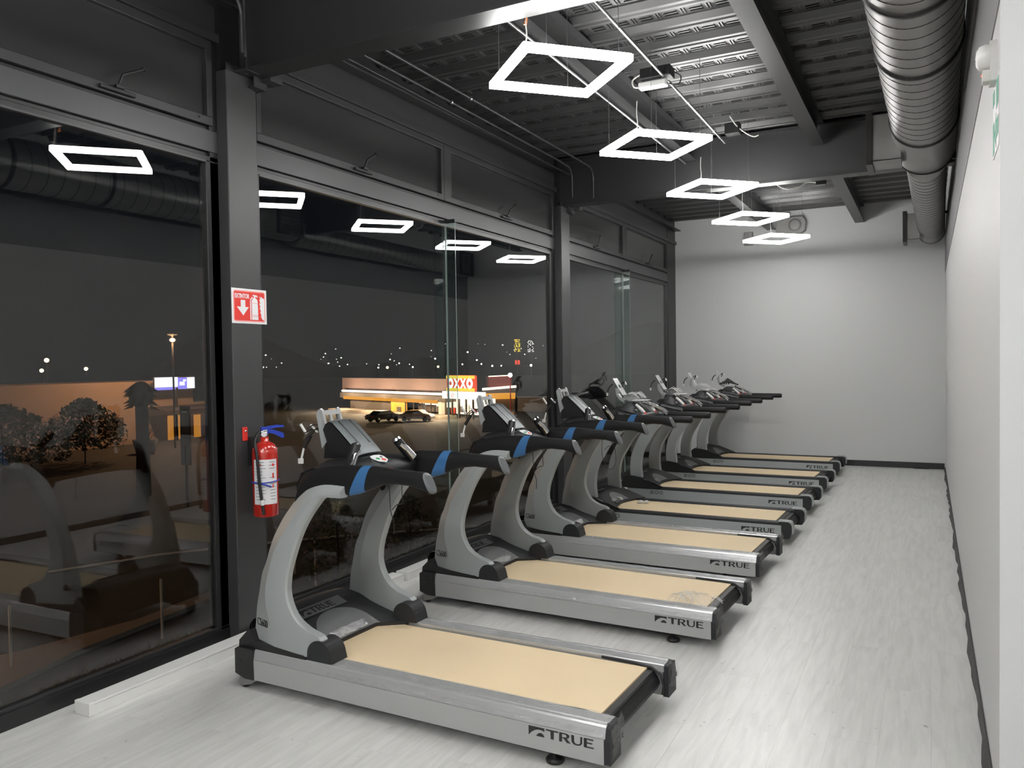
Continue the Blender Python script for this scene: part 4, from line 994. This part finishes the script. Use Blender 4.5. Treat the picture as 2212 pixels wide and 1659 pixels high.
def outs(o, l, c, g=None): return tag(o, l, c, g)
MB_ = MB()
pv = thing('pavement', 'tan pavement strip curving past the building below the nearest window', 'pavement', (-18.8, 11, G))
MB().prism([(-2.6, -12), (.9, -12), (.6, -1), (-.2, 1.8), (-.5, 4.5), (-.9, 9), (-1.6, 9), (-1.0, 4.2), (-1.5, 1.2), (-2.4, -1)], 'z', 0, .14).build('slab', M_walk, pv)
gr = MB(); rg = random.Random(9)
def tuft(b, x, y, z, h, n, r_, wid=.05):
    for _ in range(n):
        a = rg.random()*6.28; l = h*(.5+.6*rg.random()); dx, dy = cos(a)*l*.6, sin(a)*l*.6; ox, oy = (rg.random()-.5)*r_, (rg.random()-.5)*r_
        b.add([(x+ox-wid, y+oy, z), (x+ox+wid, y+oy, z), (x+ox+dx, y+oy+dy, z+l)], [(0, 1, 2)])
for k in range(34): tuft(gr, -17.35+rg.random()*.5-.008*k, 9.2+k*.17+rg.random()*.5, G, .26, 12, .6, .03)
g_ = gr.build('grass_verge', M_leaf); g_['kind'] = 'stuff'; tag(g_, 'low green planting along the foot of the building outside the nearest window', 'plants')
struct(MB().prism([(-17.4, 2), (-4, 2), (-4, 45), (-14, 45), (-16.5, 20)], 'z', G, G+.05).build('floor_verge', M_grass))
# metal guard rail along the verge
gl = thing('guard_rail', 'pale thin guard rail with posts crossing the view below the windows', 'railing', (-27, 18, G))
rp = [(-27.6, 17.6), (-26.1, 21.2), (-24.9, 22.8), (-23.8, 24.3), (-21.6, 26.8), (-19.9, 28.4), (-16, 32)]
MB().tube([(x+27, y-18, .05) for x, y in rp], .045, 6).build('rail', M_kerb, gl)
for (x, y) in [(-19.4, 11.4), (-18.1, 14.6), (-19.5, 21.2), (-17.8, 20.3)]:
    k_ = ['thin pale stake nearest the window corner at the far left', 'thin pale stake left of the near column', 'left thin pale stake behind the nearest treadmill', 'right thin pale stake behind the nearest treadmill'][[-19.4, -18.1, -19.5, -17.8].index(x)]
    ps = MB().tube([(0, 0, 0), (0, 0, 1.6)], .035, 6).build('marker_post', M_kerb, loc=(x, y, G)); 
    outs(ps, k_, 'post', 'thin stakes on the verge')
# bushes and saplings
def bush(name, label, x, y, z, h, w, n, trunk=True, cat='tree', g=None, ls=1):
    t = thing(name, label, cat, (x, y, z), 0, g)
    b = MB()
    for _ in range(n):
        a = rg.random()*6.28; q = rg.random()**.5*w; zz = h*(.25+.75*rg.random()); q *= sin(pi*min(1, .15+zz/h*.8)); s_ = (.06+.07*rg.random())*ls; px, py = q*cos(a), q*sin(a)
        d1 = Vector((rg.random()-.5, rg.random()-.5, rg.random()-.5)).normalized()*s_; d2 = Vector((rg.random()-.5, rg.random()-.5, rg.random()-.5)).normalized()*s_
        c = Vector((px, py, zz)); b.add([c-d1, c+d2*.5, c+d1, c-d2*.5], [(0, 1, 2, 3)])
    f = b.build('foliage', M_leaf, t); f['kind'] = 'stuff'
    if trunk: MB().tube([(0, 0, 0), (.05, .02, h*.5), (0, 0, h*.85)], [.05, .035, .02], 6).build('trunk', M_bark, t)
    return t
bush('young_tree', 'young leafy tree outside, seen through the uprights of the nearest treadmill', -15.5, 18.6, G, 3.6, 1.0, 900)
bush('young_tree', 'second young tree outside, right of the one behind the nearest treadmill', -14.3, 20.6, G, 3.2, .9, 600)
bush('broad_tree', 'dark broad tree at the left edge beside the orange house', -53, 31, G, 4.9, 4.2, 2600, ls=2.2)
bush('broad_tree', 'dark broad tree between the left edge tree and the palm', -57, 39.5, G, 4.9, 3.0, 2400, ls=2.0)
bush('shrub', 'low dark shrub outside, seen past the second treadmill', -13.0, 24.0, G, 1.8, 1.6, 500, False, 'shrub')
# palm trunk and pole sign on the far side of the street
pm = thing('palm_tree', 'dark palm trunk with a ragged head outside the nearest window', 'tree', (-39.4, 30.8, G))
MB().tube([(0, 0, 0), (.05, 0, 3), (0, 0, 5.2)], [.42, .36, .34], 10).build('trunk', M_bark, pm)
hd_ = MB().lathe([(.30, 5.0), (.62, 5.3), (.68, 5.7), (.5, 6.2), (.25, 6.4), (0, 6.45)], (0, 0, 0), 'z', 10)
for k in range(40):
    a = rg.random()*6.28; z_ = 5.0+rg.random()*1.4; hd_.add([(.45*cos(a), .45*sin(a), z_-.15), (.45*cos(a), .45*sin(a), z_+.1), (.95*cos(a+.1), .95*sin(a+.1), z_-.25)], [(0, 1, 2)])
hd_.build('ragged_head', M_bark, pm)
ps = thing('pole_sign', 'dark narrow upright sign on a post in front of the orange house', 'sign', (-35.8, 30.7, G))
MB().tube([(0, 0, 0), (0, 0, 3)], .07, 8).build('post', M_bark, ps); MB().box(-.35, .35, -.05, .05, 1.9, 5.1).build('sign_panel', M_dwall, ps)
MB().box(-.2, .2, -.07, -.05, 4.75, 4.82).build('pale_print', M_kerb, ps)
# houses on the left
hs = thing('house', 'long pale house lit orange by street light outside the nearest window', 'building', (-67.1, 48, G))
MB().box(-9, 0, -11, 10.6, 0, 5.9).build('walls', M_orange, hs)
aw = MB().prism([(0, 3.4), (3.2, 3.1), (3.2, 2.7), (0, 2.5)], 'y', 5.0, 12.2).build('awning', M_dwall, hs)
MB().box(0, .1, 7.4, 9.6, 0, 2.4).build('amber_opening', M_amber, hs); MB().box(0, .1, 10.6, 11.4, 0, 2.3).build('amber_opening', M_amber, hs); MB().box(-2, -.05, 10.6, 14, 0, 3.6).build('side_wing', M_orange, hs)
MB().box(0, .12, .6, 2.4, 1.0, 2.6).build('window', M_dwall, hs)
pt = thing('plant_pot', 'round planter with spiky plant before the orange house', 'planter', (-58.5, 46.0, G))
MB().lathe([(0, 0), (.7, 0), (1.0, 1.2), (0, 1.15)], (0, 0, 0), 'z', 14).build('pot', M_dwall, pt)
b = MB(); tuft(b, 0, 0, 1.1, 1.3, 40, .6, .05); b.build('spiky_leaves', M_leaf, pt)
bb_ = thing('billboard', 'bright white and violet billboard above the orange house', 'billboard', (-65.9, 54.5, G))
MB().tube([(0, 1.0, 0), (0, 1.0, 5.2)], .12, 8).build('pole', M_bark, bb_)
MB().box(-.15, 0, -1.5, 3.3, 5.0, 6.3).build('board', M_dwall, bb_)
MB().box(0, .05, -1.45, 1.2, 5.3, 6.25).build('white_panel', M_bb, bb_); MB().box(0, .05, -1.45, 1.1, 5.03, 5.28).build('violet_strip', M_bbp, bb_); MB().box(0, .05, 1.25, 2.3, 5.05, 6.2).build('violet_panel', M_bbp, bb_); MB().box(0, .05, 2.35, 3.25, 5.1, 6.2).build('white_panel', M_bb, bb_)
for (dy, dz, s_) in [(1.7, 5.6, .3), (2.0, 5.9, .16), (3.0, 6.0, .12)]: MB().box(.05, .08, dy-s_, dy+s_, dz-s_*.6, dz+s_*.6).build('bright_patch', M_bb, bb_)

# convenience store
A0 = Vector((-83.15, 101.9, G)); ang = math.atan2(-.382, .924)
so = thing('store', 'long low convenience store with lit yellow canopy and red and white sign across the street', 'building', A0, ang)
S = lambda b, n, m, bev=0: b.build(n, m, so, bevel=bev)
S(MB().box(-2.0, 27.5, 1.2, 5, 2.0, 5.1), 'parapet', M_store)
S(MB().box(-1.0, 28, .2, 1.2, 2.0, 2.8), 'canopy', M_dwall)
for k in range(6):
    S(MB().tube([(.2+k*4.6, .0, 3.1), (4.55+k*4.6, .0, 3.1)], .17, 8), 'canopy_tube', M_ltube)
S(MB().box(.3, 26.2, .1, .3, 1.78, 2.25), 'yellow_band', M_backy)
S(MB().box(.3, 13.9, 1.3, 1.5, 0, 2.0), 'dark_front', M_dwall)
S(MB().box(13.9, 17.6, .5, .9, 0, 1.9), 'yellow_panel', M_yel); S(MB().box(15.6, 16.6, .4, .5, .3, 1.0), 'cash_machine', M_dwall)
S(MB().box(17.6, 26.4, 3.0, 3.2, .4, 2.0), 'lit_back_wall', M_litwhite)
for k in range(5): S(MB().box(17.6+k*2.15, 17.72+k*2.15, .5, .62, 0, 2.0), 'mullion', M_bark)
for x0, x1, z0, z1 in [(20.0, 22.2, .4, 1.35), (22.8, 24.6, .4, 1.2), (18.2, 19.4, .6, 1.5), (25.0, 26.0, .4, 1.1)]: S(MB().box(x0, x1, 2.4, 2.8, z0, z1), 'shelf', M_dwall)
S(MB().box(26.4, 27.0, .2, .9, 0, 2.1), 'pale_pillar', M_kerb)
S(MB().box(-.5, 30, -2.2, .6, 0, .35), 'raised_walk', M_walk)
# entrance block with sign
S(MB().box(28.0, 36.0, 2.0, 2.3, .4, 2.6), 'lit_back_wall', M_litwhite)
S(MB().box(27.6, 36.2, .0, .6, 2.55, 3.5), 'white_fascia', M_signw)
for k in range(6): S(MB().box(28.0+k*1.5, 28.18+k*1.5, .1, .3, 0, 2.55), 'door_post', M_bark)
for k in range(5): S(MB().box(28.3+k*1.5, 29.2+k*1.5, .9, 1.1, .5+.25*(k % 2), 1.3+.2*(k % 3)), 'poster', [M_redp, M_dwall, M_kerb][k % 3])
S(MB().box(29.4, 35.6, -.6, -.2, 3.55, 5.65), 'sign_box', M_signr, .25)
S(MB().box(29.5, 35.5, -.66, -.6, 3.6, 4.0), 'sign_yellow_bar', M_signy); S(MB().box(29.5, 35.5, -.66, -.6, 5.2, 5.6), 'sign_yellow_bar', M_signy)
o_me = MB().loft([[(r_*cos(2*pi*k/24), 0, r_*sin(2*pi*k/24)) for k in range(24)] for r_ in (.26, .68)], caps=False).mesh('letter_o', M_signw)
for cx_ in (30.45, 34.55): put('letter_o', o_me, so, (cx_, -.68, 4.6))
def xm():
    b = MB()
    for s_ in (1, -1): b.prism([(-.66*s_, -.62), (-.28*s_, -.62), (.66*s_, .62), (.28*s_, .62)], 'y', -.01, .01)
    return b.mesh('letter_x', M_signw)
X_ = xm()
for cx_ in (31.82, 33.18): put('letter_x', X_, so, (cx_, -.68, 4.6))
put('fascia_print', text_mesh('X  17', .75, M_redp, .01), so, (28.6, -.02, 2.72), (pi/2, 0, 0))
# right wing turning away
wg = thing('store_wing', 'yellow and white side wing of the store with a red tower block', 'building', (-56.05, 100.1, G), radians(40))
V = lambda b, n, m: b.build(n, m, wg)
V(MB().box(0, 4.4, -.3, .1, 2.0, 2.85), 'yellow_fascia', M_backy); V(MB().tube([(-.4, -.4, 3.45), (4.5, -.4, 3.75)], .17, 8), 'fascia_tube', M_ltube)
V(MB().box(-.2, 4.5, -.1, .5, 2.85, 3.7), 'upper_wall', M_dwall); V(MB().box(0, 1.6, -.2, .4, 0, 2.0), 'yellow_pier', M_yel); V(MB().box(1.6, 4.4, .1, .5, 0, 2.0), 'grey_wall', M_tan); V(MB().box(.6, 4.0, .2, 2, 3.7, 5.2), 'red_tower', pmat('tower_red', (.45, .10, .08), .6))
V(MB().tube([(.6, 0, 5.25), (4.0, 0, 5.35)], .07, 6), 'tower_light', M_ltube)
th_ = thing('side_wall', 'tan garden wall right of the store lamp post', 'wall', (-51.9, 102.2, G), radians(13.5))
MB().box(0, 4.5, 0, .4, .2, 2.2).build('wall_panel', M_tan, th_); MB().box(-.1, 4.6, -.1, .5, 2.2, 2.3).build('coping', M_kerb, th_)
lp = thing('lamp_post', 'red lamp post with a bright white globe at the store corner', 'street lamp', (-49.7, 95.8, G))
MB().tube([(0, 0, .5), (0, 0, 5.2)], .08, 8).build('red_post', M_redp, lp); MB().box(-.7, .7, -.4, .4, 0, .55).build('yellow_plinth', M_yel, lp)
MB().lathe([(0, -.3), (.22, -.2), (.3, 0), (.22, .2), (0, .3)], (0, 0, 5.5), 'z', 14).build('globe', M_lampw, lp)
# parked cars
def car(label, x, y, rz, mat, red):
    t = thing('car', label, 'car', (x, y, G), rz)
    prof = [(-2.1, .35), (-2.15, .75), (-1.95, .95), (-1.5, 1.0), (-.9, 1.38), (.5, 1.42), (1.2, 1.0), (1.95, .85), (2.15, .6), (2.1, .3)]
    MB().prism(prof, 'y', -.86, .86).build('body', mat, t, bevel=.10)
    MB().prism([(-1.4, 1.0), (-.88, 1.31), (.48, 1.35), (1.05, 1.0)], 'y', -.875, .875).build('side_windows', M_ink, t)
    MB().prism([(-1.62, 1.01), (-1.0, 1.38), (-.96, 1.36), (-1.56, 1.0)], 'y', -.68, .68).build('rear_window', M_ink, t)
    for wx in (-1.35, 1.35):
        for wy in (-.82, .82): MB().lathe([(0, -.1), (.31, -.1), (.33, 0), (.31, .1), (0, .1)], (wx, wy, .33), 'y', 16).build('wheel', M_ink, t)
    for wy in (-.7, .7): MB().box(-2.19, -2.1, wy-.13, wy+.13, .68, .85).build('tail_light', red, t)
    return t
car('black car parked in front of the store', -60.9, 82.6, radians(70), pmat('black_car_paint', (.01, .01, .011), .2, coat=1), M_btnred)
car('white car parked in front of the store, right of the black one', -57.2, 84.6, radians(14), pmat('white_car_paint', (.6, .6, .62), .25, coat=1), M_btnred)
# lights of the town
def lampdot(x, y, z, r_, m, l, g='street lights in the distance'):
    t = thing('street_light', l, 'street light', (x, y, G if z > -3 else z), 0, g)
    MB().tube([(0, 0, 0), (0, 0, z-G)], .05*max(1, r_*2), 5).build('pole', M_bark, t)
    MB().lathe([(0, -r_), (r_*.8, -r_*.6), (r_, 0), (r_*.8, r_*.6), (0, r_)], (0, 0, z-G), 'z', 8).build('lamp_head', m, t)
lampdot(-145.6, 93.8, 3.3, .42, M_sod, 'amber street light at the left edge, upper one of two', 'street lights outside the nearest window')
lampdot(-146.4, 93.3, 1.4, .36, M_sod, 'amber street light at the left edge, lower one of two', 'street lights outside the nearest window')
lampdot(-139.1, 97.1, 1.6, .34, M_sod, 'amber street light between the left pair and the palm', 'street lights outside the nearest window')
DL = [(-293, 299, 1, .45), (-242, 325, 0, .35), (-238, 327, 0, .65), (-233, 330, 2, .3), (-227, 333, 0, .35), (-217, 338, 4, .35), (-216, 339, 0, .55), (-205, 344, 1, .3), (-203, 346, 7, .35), (-199, 348, 3, .3), (-197, 349, 1, .35), (-192, 351, 0, .42), (-188, 353, 0, .3), (-140, 288, .3, .45)]
ORD = ['leftmost', 'second', 'third', 'fourth', 'fifth', 'sixth', 'seventh', 'eighth', 'ninth', 'tenth', 'eleventh', 'twelfth', 'thirteenth', 'rightmost']
for (x, y, z, r_), o_ in zip(DL, ORD):
    lampdot(x, y, z, r_, M_lampw if r_ < .5 else M_sod, ('%s tiny distant street light from the left, above the store roof' if o_ not in ('leftmost', 'rightmost') else '%s of the tiny distant street lights above the store roof') % o_)
far = MB()
for k in range(48):
    t_ = rg.random(); x, y = -330+170*t_, 300+70*t_; z = 1+rg.random()**2*9+4*math.exp(-((t_-.75)/.12)**2); s_ = .10+.16*rg.random()
    far.box(x-s_, x+s_, y-s_, y+s_, z-s_, z+s_)
fo = far.build('hillside_lights', emat('town_light', (1, .93, .8), 3)); fo['kind'] = 'stuff'; tag(fo, 'scatter of tiny town lights on the dark hillside', 'lights')
hl = MB().grid(lambda u, v: (-420+300*u, 330+90*u+30*v, G+(14+9*sin(u*7+1)+6*sin(u*15))*v), 30, 4).build('hillside', pmat('dark_hill', (.02, .02, .022), 1)); tag(hl, 'low dark hillside on the horizon', 'hill')
for (x, y, z, w, h, m, l) in [(-181, 357, 10, 2.6, 3.2, M_signy, 'glowing amber pole sign high above the store with a small red panel below'), (-175, 360, 9.6, 2.6, 3.0, M_signw, 'pale glowing pole sign right of the amber one')]:
    t = thing('pole_sign', l, 'sign', (x, y, G), radians(-28))
    MB().tube([(0, 0, 0), (0, 0, z-G-h)], .25, 6).build('pole', M_bark, t)
    MB().box(-w, w, .1, .4, z-G-h, z-G+h).build('board', M_bark, t)
    r5 = random.Random(int(z*10)); cell = MB()
    for i in range(7):
        for j in range(8):
            if r5.random() < (.62 if m is not M_signw else .4): xx = -w+2*w*i/7; zz = z-G-h+2*h*j/8; cell.box(xx, xx+2*w/7*(.4+.5*r5.random()), 0, .1, zz, zz+2*h/8*(.3+.5*r5.random()))
    cell.build('lit_letters', m, t)
    if m is M_signy: MB().box(-2.0, 1.8, -.1, .2, 1.6-G-1.1, 1.6-G+1.0).build('small_red_panel', M_signr, t)
# sodium street lighting (lamps stand outside the frame of the windows)
def plamp(x, y, z, e, col, r_=.4):
    t = thing('street_light', 'sodium street light beside the road', 'street light', (x, y, G), 0)
    MB().tube([(0, 0, 0), (0, 0, z-G)], .08, 6).build('pole', M_bark, t)
    MB().box(-.4, .4, -.2, .2, z-G, z-G+.12).build('lamp_housing', M_bark, t)
    ld = bpy.data.lights.new('sodium', 'POINT'); ld.energy = e*SODIUM; ld.color = col; ld.shadow_soft_size = r_
    lo = bpy.data.objects.new('bulb', ld); COL.objects.link(lo); lo.parent = t; lo.location = (0, 0, z-G-.45); return t
t = plamp(-59.9, 50.2, 4.5, 24000, (1, .55, .27)); t['label'] = 'highest amber street light, above the orange house and its billboard'
MB().lathe([(0, -.2), (.2, -.1), (.25, 0), (.2, .1), (0, .2)], (0, 0, 9.65), 'z', 10).build('lit_bowl', M_sod, t)
for x_ in (3, 12, 21, 31):
    ld = bpy.data.lights.new('canopy_downlight', 'POINT'); ld.energy = 2200; ld.color = (1, .70, .42); ld.shadow_soft_size = .3  # bare point lights added ahead of the canopy to brighten the forecourt
    lo = bpy.data.objects.new('downlight', ld); COL.objects.link(lo); lo.parent = so; lo.location = (x_, -3.2, 2.7)
t = plamp(-27, 2, 3.0, 9000, (1, .50, .20)); t['label'] = 'street light on the near pavement, left of the first window'
